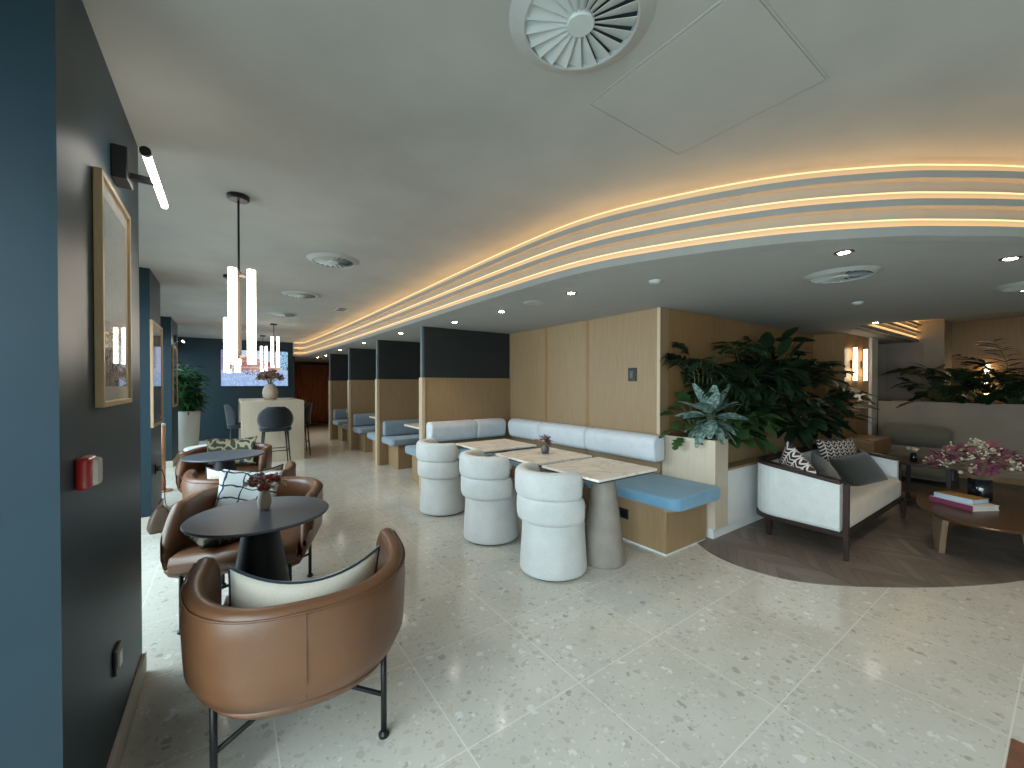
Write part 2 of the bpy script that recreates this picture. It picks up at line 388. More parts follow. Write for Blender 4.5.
ZC, ZS = 2.53, 2.16           # upper ceiling and soffit heights
XL, XR, Y0, Y1 = -1.35, 10.9, -4.5, 15.6

# ------------------------------------------------------------------ room shell
bx('floor', (XL - .3, XR + .3, Y0 - .3, Y1 + .3, -0.1, 0.0), 'terrazzo', st=True)
bx('ceiling', (XL - .3, XR + .3, Y0 - .3, Y1 + .3, ZC, ZC + 0.1), 'ceiling_plaster', st=True)
bx('wall_rear', (XL - .3, XR + .3, Y0 - .3, Y0, 0, ZC), 'cream_paint', st=True)
bx('wall_right', (XR, XR + .3, Y0, Y1, 0, ZC), 'oak_warm', st=True)
bx('wall_far', (XL - .3, XR + .3, Y1, Y1 + .3, 0, ZC), 'beige_wall', st=True)
# left window wall: lintel, upstand, piers and glazed openings
wins = [(-4.3, 1.35), (2.72, 5.16), (6.1, 8.8), (10.0, 12.35)]
bm = bmesh.new()
box(bm, XL - .25, XL, Y0, Y1, 2.42, ZC); box(bm, XL - .25, XL, Y0, Y1, 0, 0.08)
ys = [Y0] + [v for w in wins for v in w] + [Y1]
for a, b in zip(ys[0::2], ys[1::2]): box(bm, XL - .25, XL, a, b, 0.08, 2.42)
struct('wall_left', bm, 'blue_paint')
for i, (a, b) in enumerate(wins):
    bm = bmesh.new()
    for (p, q, z0, z1) in ((a, a + .06, .08, 2.42), (b - .06, b, .08, 2.42), (a + .06, b - .06, .08, .14), (a + .06, b - .06, 2.36, 2.42)): box(bm, XL - .14, XL - .06, p, q, z0, z1)
    k = max(1, round((b - a) / 1.4))
    for j in range(1, k): y = a + (b - a) * j / k; box(bm, XL - .14, XL - .06, y - .03, y + .03, .14, 2.36)
    w = struct('window_%d' % (i + 1), bm, 'black_metal')
    bx('pane', (XL - .105, XL - .095, a + .06, b - .06, .14, 2.36), 'glass', w)
# projecting piers in front of the window wall
piers = [(1.474, 2.606, -.345), (5.26, 6.015, -.62), (8.87, 9.95, -.78)]
for a, b, x in piers:
    bx('wall_pier', (XL, x, a, b, 0, ZC), 'blue_paint', st=True)
    bm = bmesh.new()
    box(bm, x, x + .014, a - .014, b + .014, 0, .10); box(bm, XL, x, a - .014, a, 0, .10); box(bm, XL, x, b, b + .014, 0, .10)
    struct('baseboard_pier', bm, 'cream_paint', bevel=.003)
bx('wall_screen', (XL, 1.5, 12.5, 12.72, 0, ZC), 'blue_paint', st=True)
# timber clad wall behind the banquette and round the corner into the lounge
bm = bmesh.new()
seams = [2.41, 3.40, 4.16, 5.05, 7.0, 8.95, 10.9, 12.4, Y1]
for a, b in zip(seams, seams[1:]):
    box(bm, 3.5, 3.64, a + .006 if a > 2.5 else a, b - .006, 0, ZS)
box(bm, 3.52, 3.64, 2.5, Y1, 0, ZS)
struct('wall_timber', bm, 'oak')
bm = bmesh.new()
for y in (3.40, 4.16): box(bm, 3.497, 3.53, y - .022, y + .022, 0, ZS)
struct('trim_1', bm, 'oak_warm')
bx('trim_2', (3.492, 3.50, 2.405, 2.44, .9, ZS), 'oak_plain_edge', st=True)
bm = bmesh.new()
xs = [3.64, 4.5, 5.35, 6.2, 7.45]
for a, b in zip(xs, xs[1:]): box(bm, a + .005, b - .005, 2.41, 2.5, 0, ZS)
box(bm, 3.64, 7.45, 2.425, 2.55, 0, ZS)
struct('wall_lounge', bm, 'oak_warm')
bm = bmesh.new(); box(bm, 7.45, 8.03, 2.02, 2.55, 0, ZS); box(bm, 8.042, 8.62, 2.02, 2.55, 0, ZS); box(bm, 8.0, 8.07, 2.04, 2.5, 0, ZS)
struct('wall_sconce', bm, 'oak_warm')
bx('wall_column', (8.63, 8.95, 1.98, 2.3, 0, ZS), 'cream_paint', st=True)
bx('wall_corner', (10.2, XR, 1.38, 3.2, 0, ZC), 'beige_wall', st=True)
bx('wall_recess', (8.95, 10.2, 2.9, 3.1, 0, ZC), 'beige_wall', st=True)
# curved soffit and its stack of lit cove tiers
ctrl = [(1.45, 12.24), (1.60, 12.20), (1.70, 12.06), (1.755, 11.2), (1.80, 10.0), (1.86, 8.0), (1.89, 6.0), (1.905, 4.5), (1.915, 3.4), (1.93, 2.75), (1.958, 2.2), (2.025, 1.83), (2.14, 1.52), (2.31, 1.175),
        (2.51, .877), (2.795, .582), (3.02, .41), (3.39, .172), (3.9, -.08), (4.6, -.33), (5.6, -.55), (6.8, -.68)]
path = catmull(ctrl, 6)
inner = []
for i, p in enumerate(path):
    t = (Vector(path[min(i + 1, len(path) - 1)]) - Vector(path[max(i - 1, 0)])).normalized()
    inner.append((p[0] - t.y * .05, p[1] + t.x * .05))
poly = inner + [(6.7, 1.78), (XR, 1.78), (XR, Y1), (1.45, Y1)]
bm = bmesh.new()
lo = [bm.verts.new((x, y, ZS)) for x, y in poly]; hi = [bm.verts.new((x, y, ZC)) for x, y in poly]
bm.faces.new(lo); bm.faces.new(hi[::-1])
for i in range(len(lo)): j = (i + 1) % len(lo); bm.faces.new((lo[i], lo[j], hi[j], hi[i]))
bmesh.ops.triangulate(bm, faces=[f for f in bm.faces if len(f.verts) > 4])
struct('ceiling_soffit', bm, 'soffit_plaster')
cove_names = ('topmost', 'middle', 'lowest')
def cove(path, flip, mat, line, where, n=3, pitch=.136):
    s = -1 if flip else 1
    for i in range(n):
        z = ZC - pitch * i; sh = -.010 * i
        def pr(o0, o1, z0, z1): 
            a, b = s * (o0 + sh), s * (o1 + sh); return rect_prof(min(a, b), max(a, b), z0, z1)
        low = z - .086 if i < n - 1 else ZS
        bm = bmesh.new(); sweep(bm, path, pr(-.07, .030, low, z - .052)); struct('trim_%d' % (i + 3), bm, 'lip_plaster')
        bm = bmesh.new(); sweep(bm, path, pr(.030, .036, low, z - .050)); struct('trim_%d' % (i + 9), bm, 'lip_plaster')
        if i < n - 1:
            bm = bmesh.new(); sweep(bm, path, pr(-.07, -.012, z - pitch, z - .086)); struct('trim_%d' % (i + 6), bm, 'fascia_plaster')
        t = thing('cove_light', 'warm %s glowing strip of the stepped %s' % (cove_names[i], where), 'cove light', (0, 0, 0), 0, 'cove light strips')
        bm = bmesh.new(); sweep(bm, path, pr(-.03, .002, z - .052, z - .008)); obj('diffuser', bm, mat, t)
        bm = bmesh.new(); sweep(bm, path, pr(-.03, .004, z - .008, z - .001)); obj('light_line', bm, line, t)
        bm = bmesh.new(); sweep(bm, path, pr(.006, .029, z - .052, z - .049)); obj('light_strip', bm, 'cove_strip' if i == 0 else 'cove_strip_low', t)
bm = bmesh.new(); sweep(bm, path, rect_prof(-.0155, .085, ZS - .0008, ZS)); struct('trim_20', bm, 'soffit_plaster')
rpath = path[::-1]
cove(path, True, 'cove_diffuser', 'cove_line', 'curved ceiling cove over the cafe')
cove([(6.85, 1.71), (8, 1.71), (9.2, 1.71), (10.2, 1.71)], True, 'cove_far', 'cove_line', 'ceiling recess beyond the sofa')
# lounge timber floor with a curved edge
import itertools
edge = [(3.40, 2.0), (3.24, 1.72), (3.20, 1.45), (3.27, 1.18), (3.48, .935), (3.86, .64), (4.2, .43), (4.6, .235), (5.2, .02), (6.0, -.16), (7.0, -.28), (8.9, -.35)]
ep = catmull(edge, 5)
bm = bmesh.new(); prism(bm, [(x, y) for x, y in ep] + [(8.9, 2.41), (3.53, 2.41), (3.53, 2.0)], 0.0, 0.004); 
struct('floor_lounge', bm, 'herringbone')
bm = bmesh.new(); box(bm, 1.94, 2.52, -.435, .148, 0, .003); struct('floor_inlay', bm, 'wood_inlay')

# ------------------------------------------------------------------ booth partitions
for i, y in enumerate((5.0, 6.96, 8.93, 10.9)):
    p = thing('booth_partition', ['oak and dark panel divider nearest, behind the white banquette back cushions', 'oak and dark panel divider, second along from the white banquette',
              'oak and dark panel divider, third along from the white banquette', 'oak and dark panel divider beside the rust curtain, farthest of the row'][i], 'divider', (2.08, y, 0), 0, 'booth dividers')
    p['kind'] = 'structure'
    bm = bmesh.new(); box(bm, .045, 1.415, .0, .09, 0, 1.46); obj('wood_panel', bm, 'oak', p)
    bm = bmesh.new(); box(bm, .0, .045, -.01, .10, 0, 1.485); obj('end_post', bm, 'oak_plain_edge', p, bevel=.003)
    bm = bmesh.new(); box(bm, .045, 1.415, -.008, .098, 1.46, 1.485); obj('cap_rail', bm, 'oak', p)
    bm = bmesh.new(); box(bm, .04, 1.415, .012, .078, 1.485, ZS); obj('upper_panel', bm, 'dark_panel', p)
    bm = bmesh.new(); box(bm, .012, .04, .010, .080, 1.485, ZS); obj('upper_edge', bm, 'panel_edge', p)

# ------------------------------------------------------------------ banquette
bq = thing('banquette', 'L-shaped oak banquette with blue seat and white back cushions along timber wall', 'banquette', (0, 0, 0))
bm = bmesh.new()
box(bm, 2.905, 3.49, 1.95, 4.96, .02, .385); box(bm, 2.885, 3.49, 1.925, 1.95, .02, .385); box(bm, 2.885, 2.905, 1.95, 4.3, .02, .385)
box(bm, 2.25, 2.905, 4.42, 4.96, .02, .385)
obj('base', bm, 'oak', bq, bevel=.003)
bm = bmesh.new(); prism(bm, rrect(2.82, 3.49, 1.84, 4.96, .08, corners=(0, 0, 1, 0)), .385, .405); prism(bm, rrect(2.14, 2.82, 4.34, 4.96, .06, corners=(0, 0, 1, 0)), .385, .405)
obj('seat_board', bm, 'oak', bq)
bm = bmesh.new(); inset_stack(bm, rrect(2.80, 3.52, 1.785, 4.30, .08, corners=(0, 0, 1, 1)), .405, .505, .025)
obj('seat_cushion', bm, 'seat_blue', bq, smooth=True)
bm = bmesh.new(); inset_stack(bm, rrect(2.12, 3.49, 4.31, 4.96, .08, corners=(0, 0, 1, 0)), .405, .505, .025)
obj('seat_cushion', bm, 'seat_blue', bq, smooth=True)
def bolster(bm, a, b, depth, z0, z1):  # along +y from a to b, back at x=0, front at -depth
    prof = []
    for cx, cz, r, a0, a1 in ((-.035, z1 - .035, .035, 0, PI / 2), (-depth + .085, z1 - .085, .085, PI / 2, PI), (-depth + .07, z0 + .05, .05, PI, 1.5 * PI), (-.03, z0 + .03, .03, 1.5 * PI, 2 * PI)):
        for i in range(7): t = a0 + (a1 - a0) * i / 6; prof.append((cx + r * math.cos(t), cz + r * math.sin(t)))
    mx = sum(p[0] for p in prof) / len(prof); mz = sum(p[1] for p in prof) / len(prof)
    rings = []
    for y, s in ((a, .80), (a + .006, .92), (a + .02, .985), (a + .04, 1), (b - .04, 1), (b - .02, .985), (b - .006, .92), (b, .80)):
        rings.append([(mx + (x - mx) * s, y, mz + (z - mz) * s) for x, z in prof])
    loft(bm, rings)
for a, b in ((2.34, 3.262), (3.266, 4.083), (4.087, 4.79)):
    bm = bmesh.new(); bolster(bm, a, b, .19, .645, .90)
    bmesh.ops.translate(bm, vec=(3.488, 0, 0), verts=bm.verts[:]); obj('back_cushion', bm, 'bolster_white', bq, smooth=True)
for a, b in ((2.13, 2.812), (2.816, 3.30)):
    bm = bmesh.new(); bolster(bm, -b, -a, .19, .645, .90)
    bmesh.ops.transform(bm, matrix=Matrix.Translation((0, 4.988, 0)) @ Matrix.Rotation(PI / 2, 4, 'Z') @ Matrix.Translation((0, 0, 0)), verts=bm.verts[:])
    obj('back_cushion', bm, 'bolster_white', bq, smooth=True)
sk = bx('socket', (2.878, 2.886, 2.30, 2.47, .20, .29), 'black_metal', bq, bevel=.003)
for y in (2.345, 2.425):
    bm = bmesh.new(); box(bm, 2.875, 2.879, y - .03, y + .03, .215, .275); obj('outlet', bm, 'vase_black', sk)
bm = bmesh.new(); box(bm, 2.896, 3.49, 1.936, 4.96, 0, .02); obj('plinth', bm, 'white_lacquer', bq)

# marble tables
mt = thing('marble_table', 'square marble top table nearest the planter end of the banquette', 'table', (2.37, 2.18, 0), 0, 'marble banquette tables')
bm = bmesh.new(); prism(bm, rrect(-.33, .33, -.305, .305, .012, 3), .732, .75); obj('table_top', bm, 'marble', mt, bevel=.002)
bm = bmesh.new(); lathe(bm, [(.0, 0), (.165, 0), (.168, .012), (.085, .70), (.085, .728), (0, .728)], 40, (.06, .0)); obj('pedestal', bm, 'stone_grey', mt, smooth=True)
bm = bmesh.new(); prism(bm, rrect(-.315, .315, -.29, .29, .012, 3), .718, .732); obj('under_plate', bm, 'bronze', mt)
dup(mt, (2.37, 2.86, 0), 0, 'square marble top table holding the small flower vase by the banquette')
dup(mt, (2.36, 3.65, 0), 0, 'square marble top table nearest the booth divider by the banquette')

# barrel chairs
def barrel_chair(label):
    t = thing('barrel_chair', label, 'chair', (0, 0, 0), 0, 'pale barrel chairs')
    bm = bmesh.new(); lathe(bm, [(0, .012), (.236, .012), (.251, .02), (.254, .04), (.248, .15), (.238, .30), (.236, .38), (.240, .44), (.225, .475), (0, .475)], 40); obj('base', bm, 'chair_fabric', t, smooth=True)
    bm = bmesh.new(); lathe(bm, [(0, 0), (.222, 0), (.222, .013), (0, .013)], 36); obj('foot_ring', bm, 'black_metal', t)
    bm = bmesh.new(); lathe(bm, [(0, .44), (.19, .44), (.225, .455), (.232, .48), (.22, .505), (.18, .515), (0, .52)], 36, (.02, 0)); obj('seat', bm, 'chair_inner', t, smooth=True)
    for name, z0, z1, ro, ri, a0 in (('lower_roll', .395, .59, .278, .175, 62), ('upper_roll', .575, .775, .292, .185, 74)):
        bm = bmesh.new(); rings = []
        M = 44
        for i in range(M + 1):
            f = i / M; a = math.radians(a0 + (360 - 2 * a0) * f)
            e = min(f, 1 - f) * M; s = 1.0 if e >= 4 else [.25, .62, .84, .95][int(e)]
            rm = (ro + ri) / 2; zm = (z0 + z1) / 2; hw = (ro - ri) / 2; hh = (z1 - z0) / 2
            zm2 = z0 + (zm - z0) * 1.0 - (1 - s) * .0
            ring = []
            for k in range(16):
                q = 2 * PI * k / 16; cx = math.copysign(abs(math.cos(q)) ** .52, math.cos(q)); cz = math.copysign(abs(math.sin(q)) ** .52, math.sin(q))
                r = rm + hw * cx * s; z = zm2 + hh * cz * s
                ring.append((r * math.cos(a), r * math.sin(a), z))
            rings.append(ring)
        loft(bm, rings); obj(name, bm, 'chair_fabric', t, smooth=True)
    return t
bc = barrel_chair('pale grey channelled barrel chair nearest the camera end of the banquette tables')
bc.location = (2.015, 2.31, 0); bc.rotation_euler = (0, 0, .05)
dup(bc, (1.97, 3.12, 0), -.03, 'pale grey channelled barrel chair in the middle of the three')
dup(bc, (1.945, 4.08, 0), .04, 'pale grey channelled barrel chair nearest the booth divider post')

# ------------------------------------------------------------------ booths behind
def bench(label, loc, rz):
    b = thing('booth_bench', label, 'bench', loc, rz, 'blue booth benches')
    bm = bmesh.new(); box(bm, .22, 1.44, -.50, -.01, 0, .40); obj('base', bm, 'oak', b, bevel=.003)
    bm = bmesh.new(); inset_stack(bm, rrect(.09, 1.44, -.60, -.005, .06, corners=(0, 1, 1, 0)), .40, .50, .03); obj('seat_cushion', bm, 'booth_blue', b, smooth=True)
    bm = bmesh.new(); t = bmesh.new(); bolster(t, -1.43, -.12, .13, .505, .765); add(bm, t, Matrix.Rotation(PI / 2, 4, 'Z')); obj('back_cushion', bm, 'booth_blue', b, smooth=True)
    return b
b0 = bench('blue booth bench against the second divider, nearest of the row facing us', (2.05, 6.945, 0), 0)
dup(b0, (2.05, 8.915, 0), 0, 'blue booth bench against the third divider, facing us')
dup(b0, (2.05, 10.885, 0), 0, 'blue booth bench against the farthest divider by the rust curtain')
def bench_m(label, y):
    b = thing('booth_bench', label, 'bench', (2.05, y, 0), 0, 'blue booth benches')
    bm = bmesh.new(); box(bm, .13, 1.44, .01, .50, 0, .40); obj('base', bm, 'oak', b, bevel=.003)
    bm = bmesh.new(); inset_stack(bm, rrect(.045, 1.44, .005, .60, .06, corners=(0, 1, 1, 0)), .40, .50, .03); obj('seat_cushion', bm, 'booth_blue', b, smooth=True)
    return b
m0 = bench_m('blue booth bench end showing behind the nearest divider post', 5.105)
dup(m0, (2.05, 7.065, 0), 0, 'blue booth bench end showing behind the second divider post')
dup(m0, (2.05, 9.035, 0), 0, 'blue booth bench end showing behind the third divider post')
bt = thing('booth_table', 'pale booth table between the first and second dividers', 'table', (2.95, 6.02, 0), 0, 'pale booth tables')
bm = bmesh.new(); prism(bm, rrect(-.62, .53, -.33, .33, .03), .722, .75); obj('table_top', bm, 'cream_paint', bt)
bm = bmesh.new(); lathe(bm, [(0, 0), (.2, 0), (.2, .02), (.05, .05), (.05, .722), (0, .722)], 20, (-.15, 0)); obj('pedestal', bm, 'table_black', bt)
dup(bt, (2.95, 7.99, 0), 0, 'pale booth table between the second and third dividers')
dup(bt, (2.95, 9.96, 0), 0, 'pale booth table before the farthest divider')

# ------------------------------------------------------------------ leather tub armchairs
def u_path(W, B, f, n=26):
    pts = []
    for i in range(8): pts.append((-W, f + (0 - f) * i / 8))
    for i in range(n + 1):
        a = PI + PI * i / n; pts.append((W * math.copysign(abs(math.cos(a)) ** .80, math.cos(a)), B * math.copysign(abs(math.sin(a)) ** .80, math.sin(a))))
    for i in range(1, 9): pts.append((W, f * i / 8))
    return pts
def tub_chair(label):
    t = thing('tub_armchair', label, 'armchair', (0, 0, 0), 0, 'tan leather tub armchairs')
    f = .28; P = u_path(.355, .455, f, 30); n = len(P)
    def zt(y):   # rim height: level, then falling steeply in a curve to the arm nose
        if y <= .10: return .70
        q = min(1, (y - .10) / (f - .10)); return .70 - .25 * q ** 1.6
    rings = []; rim = []; lowr = []
    for i, (x, y) in enumerate(P):
        a = Vector(P[max(i - 1, 0)]); b = Vector(P[min(i + 1, n - 1)]); d = (b - a).normalized(); nr = Vector((d.y, -d.x))
        top = zt(y); th = .036
        e = min(i, n - 1 - i); s = [.35, .75, 1][e] if e < 3 else 1
        prof = [(-th, .37), (-th, (top + .37) / 2), (-th, top - .035), (-th * .7, top - .01), (0, top), (th * .7, top - .008), (th, top - .03), (th + .004, (top + .45) / 2 + .03), (th, .50), (th - .004, .43), (th - .03, .375), (th - .075, .345), (-th - .03, .335)]
        ring = [(x + nr.x * o * s, y + nr.y * o * s, z) for o, z in prof]
        rings.append(ring); rim.append((x + nr.x * (th + .001), y + nr.y * (th + .001), top - .022))
    bm = bmesh.new(); loft(bm, rings); sh = obj('shell', bm, 'leather', t, smooth=True)
    bm = bmesh.new(); tube(bm, [q for q, p in zip(rim, P) if p[1] <= .11], .004, 6); obj('piping', bm, 'leather_seam', sh, smooth=True)
    bm = bmesh.new(); tube(bm, [(0, -.492, .68), (0, -.496, .57), (0, -.492, .46), (0, -.468, .385)], .0016, 6); obj('seam', bm, 'leather_seam', sh)
    # under-belly and seat follow the plan of the shell
    def ringU(k, z, fy): return [(x * k, (y * k if y < 0 else min(y * fy, 9)), z) for x, y in P]
    bm = bmesh.new(); loft(bm, [ringU(.62, .295, .8), ringU(.80, .303, .93), ringU(.93, .325, 1.0), ringU(.99, .36, 1.02), ringU(.93, .37, 1.0)]); obj('belly', bm, 'leather', t, smooth=True)
    bm = bmesh.new(); loft(bm, [ringU(.86, .34, 1.02), ringU(.89, .36, 1.10), ringU(.90, .40, 1.13), ringU(.89, .435, 1.08), ringU(.84, .45, .98), ringU(.5, .46, .7)]); obj('seat', bm, 'leather', t, smooth=True)
    L4 = [(-.275, -.27), (.275, -.27), (.275, .27), (-.275, .27)]
    for x, y in L4:
        bm = bmesh.new(); tube(bm, [(x, y, .012), (x, y, .37)], .0115, 10); lg = obj('leg', bm, 'black_metal', t, smooth=True)
        bm = bmesh.new(); lathe(bm, [(0, 0), (.02, 0), (.021, .012), (.012, .022), (0, .022)], 14, (x, y)); obj('foot', bm, 'black_metal', lg)
    for a, b in ((0, 2), (1, 3)):
        bm = bmesh.new(); tube(bm, [(*L4[a], .165), (*L4[b], .165)], .009, 8); obj('stretcher', bm, 'black_metal', t, smooth=True)
    return t
ca = tub_chair('tan leather tub armchair seen from behind, nearest the camera with cream cushion')
ca.location = (.262, 1.895, 0); ca.rotation_euler = (0, 0, -.13)
chB = dup(ca, (.13, 3.07, 0), PI - .35, 'tan leather tub armchair facing us behind the near oval table')
chC = dup(ca, (.10, 4.10, 0), -.06, 'tan leather tub armchair back to back with the one holding the blue cushion')
chD = dup(ca, (.0, 5.32, 0), PI - .25, 'tan leather tub armchair facing us behind the far oval table')
def cushion(name, label, w, h, t, mat, M, bend=0, piping=None, group=None):
    pn = .02 if mat == 'cream_cushion' else .10
    bm = bmesh.new(); pillow(bm, w, h, t, 16, bend, pn)
    o = obj(name, bm, mat, None, smooth=True); o.matrix_world = M
    tag(o, label, 'cushion', group)
    if piping:
        bm = bmesh.new(); tube(bm, pillow_rim(w, h, 16, bend, pn), .005, 6, False); obj('piping', bm, piping, o, smooth=True)
    return o
def stand(loc, rz, lean, roll=0):  # cushion standing up: its y axis vertical; local +z looks forward (+y of rz)
    return Matrix.Translation(loc) @ Matrix.Rotation(rz, 4, 'Z') @ Matrix.Rotation(PI, 4, 'Z') @ Matrix.Rotation(PI / 2 + lean, 4, 'X') @ Matrix.Rotation(roll, 4, 'Z')
def on_chair(c, x, y, z): return c.location + Matrix.Rotation(c.rotation_euler[2], 3, 'Z') @ Vector((x, y, z))
cushion('cushion', 'long cream cushion with dark piping leaning inside the nearest armchair', .52, .32, .13, 'cream_cushion', stand(on_chair(ca, .01, -.26, .54), ca.rotation_euler[2] , -.28, .05), .14, 'navy_piping', 'armchair cushions')
cushion('cushion', 'pale blue sketch patterned cushion in the armchair behind the near oval table', .40, .34, .13, 'sketch_blue', stand(on_chair(chB, .10, -.25, .63), chB.rotation_euler[2], -.30, -.08), .05, None, 'armchair cushions')
cushion('cushion', 'dark flat patterned cushion lying on the seat behind the near oval table', .34, .26, .09, 'pattern_black', Matrix.Translation(on_chair(chB, .12, .12, .50)) @ Matrix.Rotation(.4, 4, 'Z') @ Matrix.Rotation(.12, 4, 'X'), 0, None, 'armchair cushions')
cushion('cushion', 'cream cushion in the armchair seen from behind by the far oval table', .52, .32, .13, 'cream_cushion', stand(on_chair(chC, .02, -.26, .55), chC.rotation_euler[2], -.28, .06), .12, 'navy_piping', 'armchair cushions')
cushion('cushion', 'dark olive patterned cushion behind the far oval table', .50, .32, .13, 'pattern_olive', stand(on_chair(chD, .02, -.26, .63), chD.rotation_euler[2], -.28), .08, None, 'armchair cushions')
# oval tables
ov = thing('oval_table', 'dark oval pedestal table nearest the camera, holding the red flowers', 'table', (.135, 2.45, 0), 0, 'dark oval tables')
bm = bmesh.new(); lathe(bm, [(0, .712), (.29, .712), (.318, .718), (.323, .725), (.318, .732), (0, .732)], 56, (0, 0), 1.0, .98); obj('table_top', bm, 'table_sky_sheen', ov)
bm = bmesh.new(); lathe(bm, [(0, 0), (.185, 0), (.185, .012), (.075, .70), (.075, .712), (0, .712)], 40); obj('pedestal', bm, 'table_black', ov, smooth=True)
dup(ov, (-.03, 4.67, 0), 0, 'dark oval pedestal table farther off, between the back to back armchairs')
rt_ = thing('side_table', 'pale round table top beyond the far armchair', 'table', (-.12, 6.75, 0))
bm = bmesh.new(); lathe(bm, [(0, .53), (.34, .53), (.36, .54), (.355, .555), (0, .555)], 40); obj('table_top', bm, 'white_lacquer', rt_)
bm = bmesh.new(); lathe(bm, [(0, 0), (.18, 0), (.18, .015), (.04, .05), (.04, .53), (0, .53)], 24); obj('pedestal', bm, 'table_black', rt_, smooth=True)

# ------------------------------------------------------------------ bar table, stools
isl = thing('bar_table', 'pale oak high bar table with slab ends below the wall screen', 'bar table', (.18, 8.37, 0))
bx('end_panel', (0, .98, 0, .08, 0, 1.04), 'oak_pale', isl, bevel=.003); bx('end_panel', (0, .98, 1.75, 1.83, 0, 1.04), 'oak_pale', isl, bevel=.003)
bx('table_top', (0, .98, 0, 1.83, 1.04, 1.095), 'oak_pale', isl, bevel=.003); bx('spine_panel', (.42, .56, .08, 1.75, 0, 1.04), 'oak_pale', isl)
def stool(label):
    t = thing('bar_stool', label, 'bar stool', (0, 0, 0), 0, 'dark bar stools')
    rings = []
    for j in range(9):
        v = j / 8; z = .60 + .42 * v; hw = .27 * (max(0, 1 - (2 * v - .95) ** 2 * .72)) ** .5; 
        row = []
        for i in range(13):
            u = -1 + 2 * i / 12; x = u * hw; y = -.235 - .05 * v + .15 * u * u * hw / .27
            row.append((x, y, z))
        rings.append(row)
    bm = bmesh.new(); loft(bm, [r for r in rings], False, False, False)
    o = obj('backrest', bm, 'stool_dark', t, smooth=True); s = o.modifiers.new('solid', 'SOLIDIFY'); s.thickness = .035
    bm = bmesh.new(); inset_stack(bm, rrect(-.235, .235, -.24, .21, .10), .60, .68, .03); obj('seat', bm, 'stool_dark', t, smooth=True)
    legs = [(-.17, -.17), (.17, -.17), (.17, .16), (-.17, .16)]
    for x, y in legs:
        bm = bmesh.new(); tube(bm, [(x * 1.25, y * 1.25, 0), (x, y, .62)], [.009, .016], 8); obj('leg', bm, 'black_metal', t, smooth=True)
    bm = bmesh.new(); q = [(x * 1.15, y * 1.15, .27) for x, y in legs]
    for a, b in zip(q, q[1:] + q[:1]): tube(bm, [a, b], .008, 6)
    obj('footrest', bm, 'black_metal', t)
    return t
s0 = stool('dark rounded back bar stool centred before the bar table end'); s0.location = (.66, 8.02, 0)
dup(s0, (1.10, 8.93, 0), PI / 2, 'dark bar stool on the aisle side of the bar table, nearer of two')
dup(s0, (1.10, 9.65, 0), PI / 2, 'dark bar stool on the aisle side of the bar table, farther of two')
dup(s0, (.22, 8.95, 0), -PI / 2, 'dark bar stool on the window side of the bar table')

# ------------------------------------------------------------------ foliage helpers
def leaf(bm, base, d, ln, w, bend=.3, lobes=0, n=7, fold=.12, tip=.9):
    d = Vector(d).normalized(); side = d.cross(Vector((0, 0, 1)))
    if side.length < .1: side = Vector((1, 0, 0))
    side.normalize(); roll = R.uniform(-.5, .5); up = side.cross(d).normalized()
    side = (side * math.cos(roll) + up * math.sin(roll)).normalized(); up = side.cross(d).normalized()
    p = Vector(base); rows = []; dirv = d.copy()
    for i in range(n + 1):
        t = i / n
        hw = w / 2 * (math.sin(PI * min(1, t ** .75 * tip + .02)) if tip else 1)
        if lobes and 0 < i < n: hw *= (1.0 if i % 2 else .52)
        hw = max(hw, .0015)
        c = p
        rows.append((bm.verts.new(c - side * hw + up * fold * hw), bm.verts.new(c), bm.verts.new(c + side * hw + up * fold * hw)))
        dirv = (dirv + Vector((0, 0, -bend / n))).normalized(); p = p + dirv * (ln / n)
    for a, b in zip(rows, rows[1:]):
        bm.faces.new((a[0], a[1], b[1], b[0])); bm.faces.new((a[1], a[2], b[2], b[1]))
def rdir(az, el): return Vector((math.cos(az) * math.cos(el), math.sin(az) * math.cos(el), math.sin(el)))
def stem_to(bm, a, b, r=.004, sag=.15):
    a = Vector(a); b = Vector(b); m = (a + b) / 2 + Vector((0, 0, sag * (b - a).length)); tube(bm, [a, (a + m) / 2 + Vector((0, 0, .03)), m, (m + b) / 2 + Vector((0, 0, .02)), b], r, 5)
def plant(name, label, loc, cat, mat, leaves, stems, stem_mat='stem_green', group=None):
    t = thing(name, label, cat, loc, 0, group)
    o = obj('foliage', leaves, mat, t, smooth=True); obj('stems', stems, stem_mat, t, smooth=True)
    return t
def broad(n, rad, h0, h1, ln, w, lobes=0, bend=.5, el=(.0, .9), az=(0, 2 * PI), flat=1.0):
    lv = bmesh.new(); st = bmesh.new()
    for i in range(n):
        a = az[0] + (az[1] - az[0]) * ((i + R.random()) / n); r = rad * R.uniform(.25, 1) ; z = R.uniform(h0, h1)
        b = Vector((math.cos(a) * r, math.sin(a) * r * flat, z))
        stem_to(st, (math.cos(a) * .03, math.sin(a) * .03 * flat, 0), b)
        leaf(lv, b, rdir(a + R.uniform(-.4, .4), R.uniform(*el)), ln * R.uniform(.75, 1.15), w * R.uniform(.8, 1.1), bend, lobes)
    return lv, st
